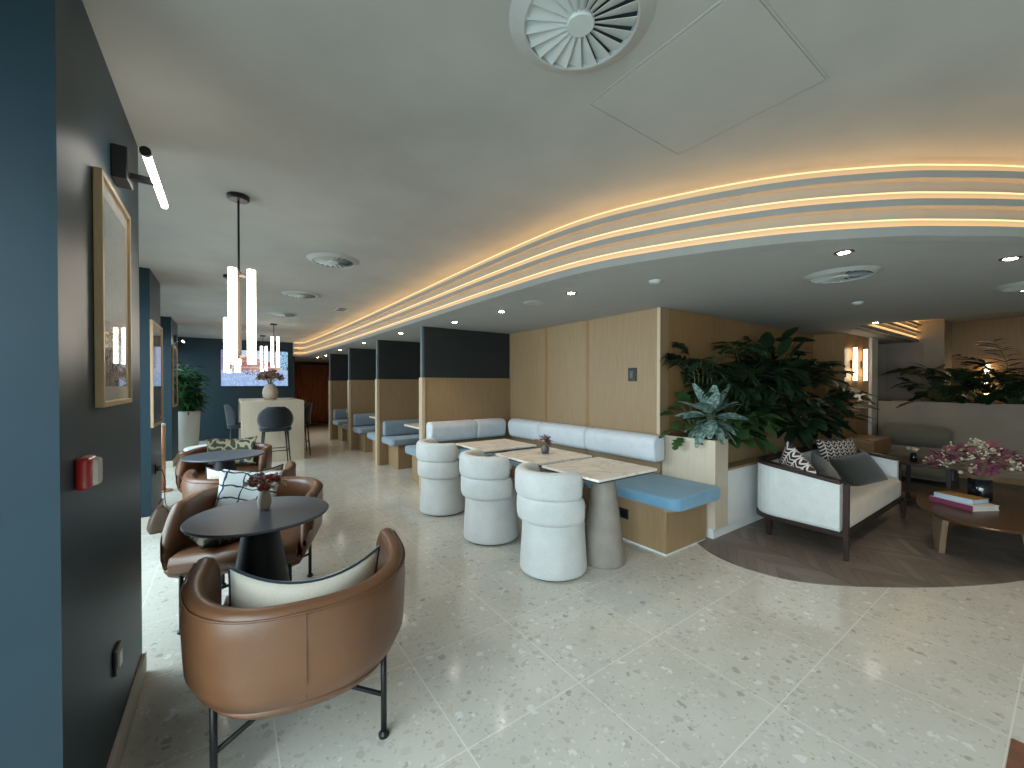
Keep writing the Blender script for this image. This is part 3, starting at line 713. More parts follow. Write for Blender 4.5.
def fronds(n, h, ln, leaflets, ll, lw, az=(0, 2 * PI), el=(.7, 1.3), bend=1.2, rad=.05):
    lv = bmesh.new(); st = bmesh.new()
    for i in range(n):
        a = az[0] + (az[1] - az[0]) * ((i + R.random()) / n); e = R.uniform(*el); d = rdir(a, e)
        p = Vector((math.cos(a) * rad, math.sin(a) * rad, 0)); L_ = ln * R.uniform(.75, 1.1); hh = h * R.uniform(.6, 1.05)
        pts = [p.copy()]; m = 10
        top = p + Vector((math.cos(a) * .04, math.sin(a) * .04, hh)); pts.append(top.copy()); q = top.copy()
        for k in range(m):
            d = (d + Vector((0, 0, -bend / m))).normalized(); q = q + d * (L_ / m); pts.append(q.copy())
            if k >= 1:
                for s in (-1, 1):
                    for _ in range(max(1, leaflets // m)):
                        sd = d.cross(Vector((0, 0, 1))).normalized() * s
                        dd = (d * R.uniform(.5, .9) + sd + Vector((0, 0, R.uniform(-.25, .3))))
                        leaf(lv, q + d * R.uniform(0, L_ / m), dd, ll * (1 - .5 * abs(k / m - .4)) * R.uniform(.8, 1.1), lw, .5, 0, 4, .05)
        tube(st, pts, [.006] + [.005] * (len(pts) - 2) + [.001], 5)
    return lv, st

# ------------------------------------------------------------------ planter beside the banquette
pl = thing('planter_box', 'long pale oak planter box between banquette and sofa', 'planter', (0, 0, 0))
bm = bmesh.new(); box(bm, 3.53, 3.545, 1.87, 2.405, .10, .895); obj('end_panel', bm, 'oak_pale', pl, bevel=.002)
bm = bmesh.new(); box(bm, 3.545, 3.76, 1.87, 1.89, .10, .895); obj('corner_panel', bm, 'oak_pale', pl, bevel=.002)
bm = bmesh.new(); box(bm, 3.76, 7.3, 2.0, 2.02, .62, .895); obj('front_panel', bm, 'oak', pl)
bm = bmesh.new(); box(bm, 3.76, 7.3, 1.87, 2.02, .60, .62); obj('ledge', bm, 'oak', pl)
bm = bmesh.new(); box(bm, 3.76, 7.3, 1.88, 1.90, .10, .60); obj('lower_panel', bm, 'white_lacquer', pl)
bm = bmesh.new(); box(bm, 3.56, 7.3, 1.90, 2.40, 0, .10); obj('plinth', bm, 'white_lacquer', pl)
bm = bmesh.new(); box(bm, 3.545, 7.3, 2.02, 2.40, .80, .84); obj('soil', bm, 'soil', pl)
ZP = .84
PG = 'plants in the long planter'
def clip(bm, loc, ymax=2.395, xmin=None):
    for v in bm.verts:
        if v.co.y + loc[1] > ymax: v.co.y = ymax - loc[1] - .02 * R.random()
        if v.co.z + loc[2] > ZS - .02: v.co.z = ZS - .02 - loc[2]
        if xmin is not None and v.co.x + loc[0] < xmin and v.co.y + loc[1] > 2.35: v.co.y = 2.35 - loc[1]
def planter_plant(name, label, x, y, mat, ls):
    for b in ls: clip(b, (x, y, ZP), xmin=3.66)
    plant(name, label, (x, y, ZP), 'plant', mat, ls[0], ls[1], group=PG)
lv = bmesh.new(); st = bmesh.new()
for k, (dx, dy, dz, az, el, ln, w_) in enumerate([(-.16, .12, .12, 2.9, -.1, .19, .19), (-.10, .18, .26, 2.6, .3, .19, .18), (-.04, .12, .34, 3.3, .6, .18, .16), (-.12, -.02, .18, 3.6, .1, .17, .15), (-.02, .02, .24, 3.9, .2, .16, .14),
        (-.06, -.06, .10, 4.0, -.3, .17, .14), (.04, .10, .38, 3.0, .8, .2, .15), (-.15, .05, .05, 3.1, -.5, .16, .14), (.02, -.03, .16, 4.6, -.1, .16, .14), (-.08, .10, .20, 3.2, -.2, .15, .15), (0, .16, .30, 2.4, .4, .17, .15)]):
    stem_to(st, (0, 0, 0), (dx, dy, dz), .004); leaf(lv, (dx, dy, dz), rdir(az, el), ln, w_, .6, 1, 8)
planter_plant('monstera', 'bright small leaved monstera spilling over the planter end by the timber wall', 3.68, 2.14, 'leaf_mid', (lv, st))
lv = bmesh.new(); st = bmesh.new()
for i in range(28):
    a = PI * 1.32 + PI * 1.6 * (((i * 9) % 28) / 28 - .5); e = [1.15, .6, .2, -.3, -.7][i % 5]; b = Vector((math.cos(a) * .04, math.sin(a) * .04, .26 + .03 * (2 - i % 5)))
    stem_to(st, (0, 0, 0), b, .005); leaf(lv, b, rdir(a, e), R.uniform(.23, .31), .115, .45, 0, 8, .12)
planter_plant('silver_evergreen', 'silver leaved plant at the front corner of the long planter', 3.68, 1.99, 'leaf_silver', (lv, st))
planter_plant('palm_plant', 'feathery dark palm rising above the silver leaved plant', 3.95, 2.22, 'leaf_dark', fronds(17, .76, .42, 26, .20, .028, el=(.3, 1.35), bend=1.5))
planter_plant('leafy_plant', 'broad leaved dark plant just right of the palm', 4.25, 2.18, 'leaf_dark', broad(74, .34, .05, .72, .24, .14, 0, .6, (-.3, .9), flat=.6))
planter_plant('trailing_plant', 'mid green foliage hanging over the planter edge behind the sofa', 4.25, 2.07, 'leaf_mid', broad(60, .44, .02, .26, .20, .11, 0, .9, (-.5, .5), (PI, 2 * PI), flat=.6))
planter_plant('palm_plant', 'tall dark palm in the middle of the long planter', 4.75, 2.20, 'leaf_dark', fronds(16, .75, .46, 24, .26, .04, el=(.3, 1.3), bend=1.4))
planter_plant('monstera', 'dense dark monstera behind the sofa cushions', 5.15, 2.14, 'leaf_dark', broad(84, .46, .05, .80, .28, .18, 1, .6, (-.3, .9), flat=.55))
planter_plant('rubber_plant', 'tallest dark leaved plant in the long planter', 5.55, 2.18, 'leaf_dark', broad(70, .46, .30, 1.10, .27, .15, 0, .4, (-.1, 1.1), flat=.5))
planter_plant('trailing_plant', 'dark foliage hanging over the planter behind the striped cushion', 5.75, 2.06, 'leaf_dark', broad(76, .60, .0, .42, .26, .14, 0, .8, (-.5, .6), (PI * .95, 2.05 * PI), flat=.6))
planter_plant('palm_plant', 'narrow leaved dark palm left of the wall lights', 6.15, 2.2, 'leaf_dark', fronds(14, .70, .5, 22, .24, .045, el=(.4, 1.3)))
planter_plant('monstera', 'spreading monstera at the planter end below the wall lights', 6.50, 2.08, 'leaf_dark', broad(34, .55, .08, .58, .34, .25, 1, .5, (-.3, .6), (-PI * .85, .10), flat=.8))

# low planter wall at the back of the lounge
lw = thing('planter_box', 'low beige planter wall closing the back of the lounge', 'planter', (0, 0, 0))
bx('front_panel', (8.9, 8.96, -1.5, 1.96, .09, 1.12), 'beige_wall', lw, bevel=.003); bx('plinth', (8.92, 9.5, -1.5, 1.96, 0, .09), 'oak_warm', lw)
bx('back_panel', (9.44, 9.5, -1.5, 1.96, .09, 1.12), 'beige_wall', lw); bx('end_panel', (8.96, 9.44, 1.90, 1.96, .09, 1.12), 'beige_wall', lw); bx('soil', (8.96, 9.44, -1.5, 1.90, .98, 1.04), 'soil', lw)
G2 = 'plants on the low planter wall'
lv, st = broad(46, .42, .08, .62, .32, .22, 1, .6, (-.3, .8)); plant('monstera', 'monstera overhanging the left end of the low planter wall', (9.2, 1.25, 1.04), 'plant', 'leaf_dark', lv, st, group=G2)
lv, st = fronds(18, .45, .6, 22, .26, .03, el=(.3, 1.35)); plant('palm_plant', 'dark palm on the low planter wall at the picture edge', (9.2, .55, 1.04), 'plant', 'leaf_dark', lv, st, group=G2)
lv, st = broad(50, .38, .05, .5, .26, .14, 0, .6, (-.2, .9)); plant('leafy_plant', 'dark leafy plant below the palm on the low planter wall', (9.2, .85, 1.04), 'plant', 'leaf_dark', lv, st, group=G2)

# ------------------------------------------------------------------ loveseat
sf = thing('loveseat', 'white two seat sofa with dark wood frame on the herringbone floor', 'sofa', (4.86, 1.42, 0))
hx, hy = .90, .36
def sofa_path(hx, hy, r, n=8):
    p = [(-hx, -hy)]
    for i in range(n + 1): a = PI - PI / 2 * i / n; p.append((-hx + r + r * math.cos(a), hy - r + r * math.sin(a)))
    for i in range(n + 1): a = PI / 2 - PI / 2 * i / n; p.append((hx - r + r * math.cos(a), hy - r + r * math.sin(a)))
    p.append((hx, -hy)); return p
def dense(p, m=6):
    out = []
    for a, b in zip(p, p[1:]):
        k = max(1, int(math.dist(a, b) / .08))
        for i in range(k): out.append((a[0] + (b[0] - a[0]) * i / k, a[1] + (b[1] - a[1]) * i / k))
    out.append(p[-1]); return out
SP = dense(sofa_path(hx - .04, hy - .04, .17))
def stop(y): return .625 + .075 * min(1, max(0, (y + hy) / (2 * hy - .12)))
rings = []
for i, p in enumerate(SP):
    a = Vector(SP[max(i - 1, 0)]); b = Vector(SP[min(i + 1, len(SP) - 1)]); d = (b - a).normalized(); nr = Vector((-d.y, d.x)); z1 = stop(p[1]) - .03
    prof = [(-.035, .22), (-.035, z1), (.03, z1), (.036, z1 - .02), (.036, .245), (.025, .22)]
    rings.append([(p[0] + nr.x * o, p[1] + nr.y * o, z) for o, z in prof])
bm = bmesh.new(); loft(bm, rings); obj('side_panels', bm, 'sofa_white', sf, smooth=False, bevel=.004)
rings = []
for i, p in enumerate(SP):
    a = Vector(SP[max(i - 1, 0)]); b = Vector(SP[min(i + 1, len(SP) - 1)]); d = (b - a).normalized(); nr = Vector((-d.y, d.x)); z1 = stop(p[1])
    rings.append([(p[0] + nr.x * o, p[1] + nr.y * o, z) for o, z in rect_prof(-.04, .042, z1 - .032, z1)])
bm = bmesh.new(); loft(bm, rings); obj('top_rail', bm, 'dark_wood', sf, bevel=.004)
bm = bmesh.new(); prism(bm, [(x, y) for x, y in sofa_path(hx, hy, .19)][::-1], .185, .222); obj('base_frame', bm, 'dark_wood', sf, bevel=.003)
for x, y, front in ((-hx + .016, -hy, 1), (hx - .016, -hy, 1), (-hx + .13, hy - .12, 0), (hx - .13, hy - .12, 0)):
    bm = bmesh.new(); front = front and x < 0; zt_ = .61 if front else .20
    loft(bm, [[(x + sx * w, y + sy * w, z) for sx, sy in ((-1, -1), (1, -1), (1, 1), (-1, 1))] for z, w in ((0, .013), (.19, .018 if front else .028), (zt_, .018 if front else .032))])
    obj('leg', bm, 'dark_wood', sf, bevel=.002)
bm = bmesh.new(); inset_stack(bm, rrect(-hx + .085, hx - .085, -hy - .005, hy - .09, .06), .222, .435, .05); obj('seat_cushion', bm, 'sofa_seat', sf, smooth=True)
SG = 'sofa cushions'
cushion('cushion', 'dark striped cushion slumped in the left corner of the sofa', .38, .38, .14, 'stripe_maroon', stand((4.16, 1.47, .635), -2.2, -.25, .70), .0, None, SG)
cushion('cushion', 'crumpled grey velvet cushion behind the sofa front post', .36, .34, .15, 'taupe_velvet', stand((4.50, 1.34, .56), -2.7, -.50, .35), .0, None, SG)
cushion('cushion', 'wide striped cushion standing against the sofa back', .66, .34, .13, 'stripe_maroon', stand((5.36, 1.50, .645), PI - .22, -.25, -.03), .0, None, SG)
cushion('cushion', 'large charcoal velvet cushion leaning on the sofa back', .74, .36, .15, 'charcoal_velvet', stand((5.16, 1.27, .535), PI - .17, -.62, .04), .0, None, SG)

# ------------------------------------------------------------------ coffee table with books and dried flowers
ct = thing('coffee_table', 'low oval walnut coffee table in the lounge', 'coffee table', (5.48, .43, 0))
bm = bmesh.new(); lathe(bm, [(0, .285), (.90, .290), (.985, .305), (1, .318), (.985, .325), (0, .325)], 64, (0, 0), .86, .47); obj('table_top', bm, 'walnut', ct)
for x, y, a in ((-.64, .24, .55), (.62, .26, -.5), (-.55, -.24, -.6), (.6, -.25, .6)):
    t = bmesh.new(); loft(t, [[(sx * w, sy * .02, z) for sx, sy in ((-1, -1), (1, -1), (1, 1), (-1, 1))] for z, w in ((0, .035), (.15, .055), (.29, .085))])
    bm = bmesh.new(); add(bm, t, Matrix.Translation((x, y, .0)) @ Matrix.Rotation(a, 4, 'Z')); obj('leg', bm, 'leg_wood', ct, bevel=.004)
def book(label, loc, rz, w, d, h, cover, spine, pages):
    b = thing('book', label, 'book', loc, rz, 'books on the coffee table')
    bm = bmesh.new(); box(bm, -w / 2, w / 2, -d / 2, d / 2, h - .003, h); box(bm, -w / 2, w / 2, -d / 2, d / 2, 0, .003); obj('cover', bm, cover, b)
    bm = bmesh.new(); box(bm, -w / 2, w / 2, -d / 2 - .002, -d / 2 + .002, 0, h); obj('spine', bm, spine, b)
    bm = bmesh.new(); box(bm, -w / 2 + .004, w / 2 - .004, -d / 2 + .002, d / 2 - .005, .003, h - .003); obj('pages', bm, pages, b)
book('white book with magenta spine, bottom of the coffee table pair', (5.31, .595, .3255), 4.17, .33, .25, .044, 'book_white', 'book_magenta', 'book_white')
book('blue edged book with ochre cover lying on the white book', (5.33, .61, .3700), 4.30, .27, .19, .040, 'book_ochre', 'book_blue', 'book_blue')
def bouquet(name, label, loc, vprof, vmat, heads, spread, h, group=None, n_leaf=0, hz=.4):
    t = thing(name, label, 'flower vase', loc, 0, group)
    bm = bmesh.new(); lathe(bm, vprof, 28); obj('vase', bm, vmat, t, smooth=True)
    st = bmesh.new(); z0 = max(z for r, z in vprof) - .02
    for mat, n, r, kind in heads:
        bm = bmesh.new()
        for i in range(n):
            a = R.uniform(0, 2 * PI); q = spread * math.sqrt(R.random()); z = h * (1 - hz * (q / spread) ** 2) * R.uniform(.75, 1.05)
            p = Vector((math.cos(a) * q, math.sin(a) * q, z0 + z)); tube(st, [(math.cos(a) * .01, math.sin(a) * .01, z0 - .02), (p.x * .4, p.y * .4, z0 + z * .55), tuple(p)], .0015, 4)
            if kind == 'ball':
                tt = bmesh.new(); bmesh.ops.create_icosphere(tt, subdivisions=2, radius=r * R.uniform(.7, 1.15)); bb = bmesh.new(); add(bb, tt, Matrix.Translation(p)); obj('bloom', bb, mat, t, smooth=True)
            elif kind == 'leaf':
                for k in range(4): leaf(bm, p, rdir(a + R.uniform(-1.5, 1.5), R.uniform(-.5, 1.1)), r * 3.4 * R.uniform(.7, 1.2), r * 1.7, .4, 0, 4)
            else:
                bb = bmesh.new()
                for k in range(8):
                    dd = rdir(R.uniform(0, 2 * PI), R.uniform(-.2, 1.5)); e = p + dd * r * 2.2 * R.uniform(.5, 1.1); tube(bb, [p, e], .0014, 3)
                    tt = bmesh.new(); bmesh.ops.create_icosphere(tt, subdivisions=1, radius=r * .40); add(bb, tt, Matrix.Translation(e))
                obj('flower_spray', bb, mat, t)
        if kind == 'leaf': obj('dried_leaves', bm, mat, t, smooth=True)
        else: bm.free()
    obj('stems', st, 'stem_dry', t); return t
bouquet('flower_vase', 'black glass vase of dried plum and cream flowers on the coffee table', (5.76, .54, .3255), [(0, 0), (.076, 0), (.08, .006), (.08, .185), (.074, .188), (.074, .18), (0, .18)], 'vase_black',
        [('flower_plum', 50, .028, 'leaf'), ('flower_pale', 44, .026, 'spray'), ('flower_pale', 14, .018, 'ball')], .33, .33, hz=.62)
bouquet('bud_vase', 'small stone vase of dark red dried flowers on the near oval table', (.155, 2.50, .7325), [(0, 0), (.022, 0), (.030, .02), (.034, .05), (.028, .085), (.020, .105), (.017, .105), (0, .10)], 'vase_stone',
        [('flower_red', 14, .022, 'ball'), ('flower_tan', 14, .012, 'leaf'), ('flower_mauve', 12, .012, 'spray')], .10, .09)
bouquet('bud_vase', 'small dark vase with a few flowers on the middle marble table', (2.43, 2.90, .7505), [(0, 0), (.030, 0), (.040, .03), (.040, .05), (.030, .075), (.032, .08), (0, .075)], 'vase_grey',
        [('flower_mauve', 8, .02, 'leaf'), ('flower_red', 3, .014, 'ball')], .055, .085)
bouquet('flower_vase', 'round stone vase of dried brown hydrangeas on the bar table', (.68, 9.2, 1.0955), [(0, 0), (.095, 0), (.125, .05), (.138, .13), (.125, .21), (.085, .28), (.075, .30), (.065, .30), (0, .28)], 'vase_stone',
        [('flower_mauve', 50, .032, 'leaf'), ('flower_tan', 30, .030, 'leaf')], .18, .26)

# olive lounge chair, side table, cabinet beyond the sofa
oc = thing('lounge_chair', 'olive upholstered low lounge chair with a roll back beyond the sofa', 'armchair', (8.25, 1.45, 0), 0)
bm = bmesh.new()
def roll(bm, y0, y1, cx, cz, rx, rz_, n=20):
    rings = []
    for y, s in ((y0, .55), (y0 + .02, .8), (y0 + .06, .95), (y0 + .1, 1), (y1 - .1, 1), (y1 - .06, .95), (y1 - .02, .8), (y1, .55)):
        rings.append([(cx + rx * s * math.cos(2 * PI * i / n), y, cz + rz_ * s * math.sin(2 * PI * i / n)) for i in range(n)])
    loft(bm, rings)
roll(bm, -.40, .40, .26, .62, .14, .155); obj('back_roll', bm, 'olive_fabric', oc, smooth=True)
bm = bmesh.new(); roll(bm, -.36, .38, -.05, .38, .36, .10); obj('seat', bm, 'olive_fabric', oc, smooth=True)
bm = bmesh.new(); roll(bm, -.46, .46, -.02, .19, .42, .16); obj('base_roll', bm, 'olive_fabric', oc, smooth=True)
sd = thing('side_table', 'dark wood side table beside the right arm of the sofa', 'side table', (6.62, 1.02, 0))
bm = bmesh.new(); prism(bm, rrect(-.28, .28, -.26, .26, .06), .47, .50); obj('table_top', bm, 'dark_wood', sd, bevel=.003)
bm = bmesh.new(); prism(bm, rrect(-.26, .26, -.24, .24, .05), .16, .18); obj('shelf', bm, 'walnut', sd)
for x in (-.23, .23):
    for y in (-.2, .2):
        bm = bmesh.new(); box(bm, x - .02, x + .02, y - .02, y + .02, 0, .47); obj('leg', bm, 'dark_wood', sd, bevel=.003)
bouquet('bud_vase', 'little dark vase with a white bloom on the dark side table', (6.52, 1.12, .5005), [(0, 0), (.03, 0), (.035, .05), (.02, .10), (0, .10)], 'vase_black', [('flower_pale', 8, .02, 'ball')], .06, .08)
cab = thing('low_cabinet', 'low oak cabinet under the wall lights beyond the sofa', 'cabinet', (7.55, 1.80, 0))
bx('body', (-.42, .42, -.18, .18, .04, .60), 'oak_warm', cab, bevel=.004); bx('plinth', (-.40, .40, -.16, .16, 0, .04), 'dark_wood', cab); bx('cabinet_top', (-.43, .43, -.19, .19, .60, .625), 'oak', cab)
for s in (-1, 1):
    dr = bx('door', (s * .21 - .205, s * .21 + .205, -.192, -.18, .07, .585), 'oak_warm', cab, bevel=.002); bx('handle', (s * .03 - .008, s * .03 + .008, -.205, -.192, .30, .42), 'black_metal', dr)

# ------------------------------------------------------------------ screen, pictures, wall devices
def grid_print(name, w, h, nx, ny, fn, mat, parent, M):
    me = bpy.data.meshes.new(name); vs = []; fs = []; cols = []
    for i in range(nx):
        for j in range(ny):
            k = len(vs); x0, x1 = w * (i / nx - .5), w * ((i + 1) / nx - .5); y0, y1 = h * (j / ny - .5), h * ((j + 1) / ny - .5)
            vs += [(x0, y0, 0), (x1, y0, 0), (x1, y1, 0), (x0, y1, 0)]; fs.append((k, k + 1, k + 2, k + 3)); cols += [fn((i + .5) / nx, (j + .5) / ny)] * 4
    me.from_pydata(vs, [], fs); a = me.color_attributes.new('print', 'FLOAT_COLOR', 'POINT')
    for i, c in enumerate(cols): a.data[i].color = c4(c)
    me.transform(M); me.materials.append(MATS[mat])
    o = bpy.data.objects.new(name, me); COL.objects.link(o); o.parent = parent; return o
def street(u, v):
    j = R.uniform(.85, 1.15)
    if v < .33 + .05 * math.sin(u * 9): c = (.30, .47, .80) if R.random() < .8 else (.55, .66, .85)
    elif v < .45: c = (.10, .07, .09) if R.random() < .5 and .3 < u < .7 else (.45, .52, .78)
    elif u < .28: c = (.46, .55, .80) if (int(u * 30) % 3) else (.25, .25, .40)
    elif u > .88: c = (.35, .62, .85) if R.random() < .75 else (.06, .10, .2)
    elif v > .86 - .5 * abs(u - .35): c = (.50, .62, .85)
    elif .3 < u < .78: c = (.35, .12, .10) if (int(v * 18) % 3 or R.random() < .4) else (.60, .45, .48)
    else: c = (.62, .42, .30)
    return [x * j for x in c]
tv = thing('wall_screen_display', 'wide wall screen showing a street scene above the bar table', 'television', (.595, 12.5, 1.81))
bx('screen_case', (-.75, .75, -.06, 0, -.475, .475), 'vase_black', tv, bevel=.006)
grid_print('display', 1.47, .92, 84, 42, street, 'screen', tv, Matrix.Translation((0, -.0615, 0)) @ Matrix.Rotation(PI / 2, 4, 'X'))
def art1(u, v):
    if min(u, 1 - u) < .09 or min(v, 1 - v) < .07: return (.62, .58, .50)
    n = R.uniform(.9, 1.1)
    if v < .32: return [x * n for x in ((.10, .065, .045) if R.random() < .5 else (.25, .19, .14))]
    if v < .38: return (.20, .16, .13)
    return [x * n for x in (.30, .31, .29)]
def art2(u, v):
    if min(u, 1 - u) < .06 or min(v, 1 - v) < .05: return (.30, .26, .20)
    return [x * R.uniform(.6, 1.3) for x in ((.06, .055, .05) if v < .5 else (.14, .10, .075))]
def picture(label, x, y0, y1, z0, z1, fn, fr, res):
    w, h = y1 - y0, z1 - z0
    t = thing('framed_picture', label, 'picture', (x, (y0 + y1) / 2, (z0 + z1) / 2), 0, 'framed pictures on the pillars')
    bm = bmesh.new()
    for a, b, c, d in ((-w / 2, -w / 2 + fr, -h / 2, h / 2), (w / 2 - fr, w / 2, -h / 2, h / 2), (-w / 2 + fr, w / 2 - fr, -h / 2, -h / 2 + fr), (-w / 2 + fr, w / 2 - fr, h / 2 - fr, h / 2)): box(bm, .0, .022, a, b, c, d)
    obj('frame', bm, 'frame_oak', t, bevel=.002)
    bx('backing', (0, .012, -w / 2 + fr, w / 2 - fr, -h / 2 + fr, h / 2 - fr), 'dark_panel', t)
    M = Matrix.Translation((.0135, 0, 0)) @ Matrix.Rotation(PI / 2, 4, 'Z') @ Matrix.Rotation(PI / 2, 4, 'X')
    grid_print('print', w - 2 * fr, h - 2 * fr, res, int(res * h / w), fn, 'art_print', t, M); return t
picture('oak framed picture on the nearest pillar below the long picture light', -.344, 1.795, 2.255, 1.325, 2.085, art1, .018, 36)
picture('tall framed picture on the second pillar', -.619, 5.24, 5.98, .97, 2.03, art2, .022, 26)
picture('framed picture on the farthest pillar beside the plant', -.779, 8.95, 9.65, 1.0, 2.06, art2, .025, 20)
def picture_light(label, x, yc, z, ln, arm=.12):
    t = thing('picture_light', label, 'picture light', (x, yc, z), 0, 'picture lights on the pillars')
    bx('wall_plate', (0, .045, -.055, .055, -.03, .09), 'black_metal', t, bevel=.003); bx('arm', (.045, arm, -.012, .012, -.01, .012), 'black_metal', t)
    bm = bmesh.new(); tube(bm, [(arm, -ln / 2, .0), (arm, ln / 2, .0)], .013, 12); tb = obj('tube', bm, 'tube_white', t, smooth=True)
    bm = bmesh.new(); tube(bm, [(arm, -ln / 2 - .015, 0), (arm, -ln / 2, 0)], .016, 12); obj('end_cap', bm, 'black_metal', tb)
    return t
picture_light('black bracket picture light with bright tube on the nearest pillar', -.345, 2.10, 2.19, .50)
picture_light('black picture light glowing on the farthest pillar', -.78, 9.3, 2.17, .45)
al = thing('mounted_fire_alarm', 'red fire alarm sounder on the nearest pillar', 'alarm', (-.345, 1.625, 1.15))
bm = bmesh.new(); rbox(bm, 0, .032, -.042, .042, -.045, .045, .010); obj('body', bm, 'red_plastic', al, smooth=True)
bm = bmesh.new(); loft(bm, [[(.030, y, z) for y, z in rrect(-.02, .038, -.04, .04, .015, 4)], [(.042, y * .95, z * .9) for y, z in rrect(-.02, .038, -.04, .04, .015, 4)]]); obj('call_plate', bm, 'white_plastic', al)
pk = thing('wall_socket', 'black double socket plate low on the nearest pillar', 'socket', (-.345, 2.05, .385))
bx('plate', (0, .010, -.045, .045, -.045, .045), 'black_metal', pk, bevel=.003); bx('rocker', (.010, .016, -.02, .02, -.028, .028), 'white_plastic', pk)
ws = thing('wall_controller', 'black rectangular control plate on the timber wall panel', 'wall control', (3.5, 2.74, 1.50))
bx('plate', (-.012, 0, -.052, .052, -.07, .07), 'black_metal', ws, bevel=.003); bx('dial', (-.016, -.012, -.022, .022, -.035, .035), 'vase_black', ws)
gp = thing('wall_panel', 'dark grey panel on the lounge end wall beside the column', 'panel', (10.2, 1.89, 0)); bx('panel_face', (-.02, 0, -.25, .25, .4, 2.15), 'grey_panel', gp); bx('panel_edge', (-.03, 0, .25, .28, .4, 2.155), 'beige_wall', gp)
for k, x in enumerate((7.72, 8.22)):
    t = thing('wall_sconce_light', ['tube wall light on the timber panel, nearer the planter', 'tube wall light on the timber panel, beside the column'][k], 'wall light', (x, 2.02, 1.70), 0, 'tube wall lights')
    bx('bracket', (-.02, .02, -.03, 0, -.06, .06), 'bronze', t, bevel=.002)
    bm = bmesh.new(); tube(bm, [(0, -.055, -.245), (0, -.055, .245)], .024, 14); obj('tube', bm, 'sconce_glow', t, smooth=True)
t = thing('wall_sconce_light', 'tube wall light glowing behind the monstera on the low planter wall', 'wall light', (XR, .95, 1.52), 0, 'tube wall lights')
bx('bracket', (-.03, 0, -.02, .02, -.06, .06), 'bronze', t); bm = bmesh.new(); tube(bm, [(-.055, 0, -.30), (-.055, 0, .24)], .03, 14); obj('tube', bm, 'sconce_glow', t, smooth=True)

# curtain at the far end
cu = thing('curtain', 'rust coloured pleated curtain at the far end of the aisle', 'curtain', (2.45, 15.35, 0))
rows = []
for z in (.04, 1.0, 2.06):
    rows.append([(-1.0 + 2.0 * i / 160, .045 * math.sin(i * .9) + .012 * math.sin(i * 2.3 + z), z) for i in range(161)])
bm = bmesh.new(); loft(bm, rows, False, False, False); o = obj('drape', bm, 'curtain_rust', cu, smooth=True); s = o.modifiers.new('solid', 'SOLIDIFY'); s.thickness = .006
bx('track', (-1.02, 1.02, -.03, .03, 2.06, ZS), 'dark_wood', cu)
bx('light_gap_far', (1.5, 3.5, Y1 - .02, Y1, 0, .09), 'white_lacquer', st=True)  # white strip standing in for the bright line of light below the curtain

# ------------------------------------------------------------------ pendants
def pendant(label, loc, z1, z0):
    t = thing('tube_pendant', label, 'pendant light', loc, 0, 'tube pendant lights')
    ztop = ZC - loc[2]
    bm = bmesh.new(); lathe(bm, [(0, -.028), (.05, -.028), (.058, -.02), (.058, 0), (0, 0)], 24); obj('canopy', bm, 'black_metal', t)
    bm = bmesh.new(); tube(bm, [(0, 0, -.02), (0, 0, z1 - ZC - .02)], .006, 8); obj('rod', bm, 'black_metal', t)
    bx('stem_plate', (-.012, .012, -.004, .004, z0 - ZC + .03, z1 - ZC - .01), 'bronze', t)
    off = [(-.033, -.032), (.061, -.043), (-.011, .081)]
    for zz in (z1 - ZC - .035, z0 - ZC + .045):
        bm = bmesh.new()
        for x, y in off: tube(bm, [(0, 0, zz), (x * .9, y * .9, zz)], .010, 8)
        obj('bracket', bm, 'bronze', t)
    for x, y in off:
        bm = bmesh.new(); tube(bm, [(x, y, z0 - ZC), (x, y, z1 - ZC)], .0225, 16); obj('light_tube', bm, 'tube_light', t, smooth=True)
    return t
pendant('three tube pendant light hanging nearest, above the near oval table', (.057, 2.93, ZC), 2.085, 1.52)
pendant('three tube pendant light above the far oval table', (.02, 5.13, ZC), 2.085, 1.52)
pendant('three tube pendant light over the near end of the bar table', (.71, 8.77, ZC), 2.285, 1.72)
pendant('three tube pendant light farthest off beyond the bar table', (.67, 11.0, ZC), 2.275, 1.70)

# ------------------------------------------------------------------ ceiling fittings
def swirl_vent(label, x, y, z, rot=0.0):
    t = thing('swirl_vent', label, 'vent', (x, y, z), rot, 'round swirl air vents')
    bm = bmesh.new(); n = 48
    loft(bm, [[(r * math.cos(2 * PI * i / n), r * math.sin(2 * PI * i / n), zz) for i in range(n)] for r, zz in ((.170, -.002), (.170, -.021), (.176, -.022), (.222, -.001))], True, False, False); obj('rim', bm, 'vent_rim', t, smooth=False)
    bm = bmesh.new(); lathe(bm, [(0, -.0025), (.172, -.0025), (.172, -.0005), (0, -.0005)], 40); obj('duct', bm, 'duct_dark', t)
    bm = bmesh.new(); lathe(bm, [(0, -.022), (.04, -.022), (.043, -.018), (.043, -.004), (0, -.004)], 28); obj('hub', bm, 'grille_white', t)
    for k in range(20):
        a = 2 * PI * k / 20; w0, w1 = .0068, .0300
        def P(r, o, zz): return (r * math.cos(a) - o * math.sin(a), r * math.sin(a) + o * math.cos(a), zz)
        bm = bmesh.new(); rows = [[P(.042, -w0, -.016), P(.042, w0, -.008), P(.042, w0, -.0065), P(.042, -w0, -.0145)], [P(.168, -w1, -.021), P(.168, w1 * .8, -.004), P(.168, w1 * .8, -.0028), P(.168, -w1, -.0195)]]
        loft(bm, rows); obj('blade', bm, 'grille_white', t)
    return t
swirl_vent('large round swirl vent in the ceiling directly overhead', .897, .902, ZC - .0005)
v1 = [o for o in COL.objects if o.name == 'swirl_vent'][0]
dup(v1, (.792, 3.94, ZC - .0005), .4, 'round swirl vent in the ceiling, second from the camera')
dup(v1, (.763, 5.68, ZC - .0005), .8, 'round swirl vent in the ceiling, third from the camera')
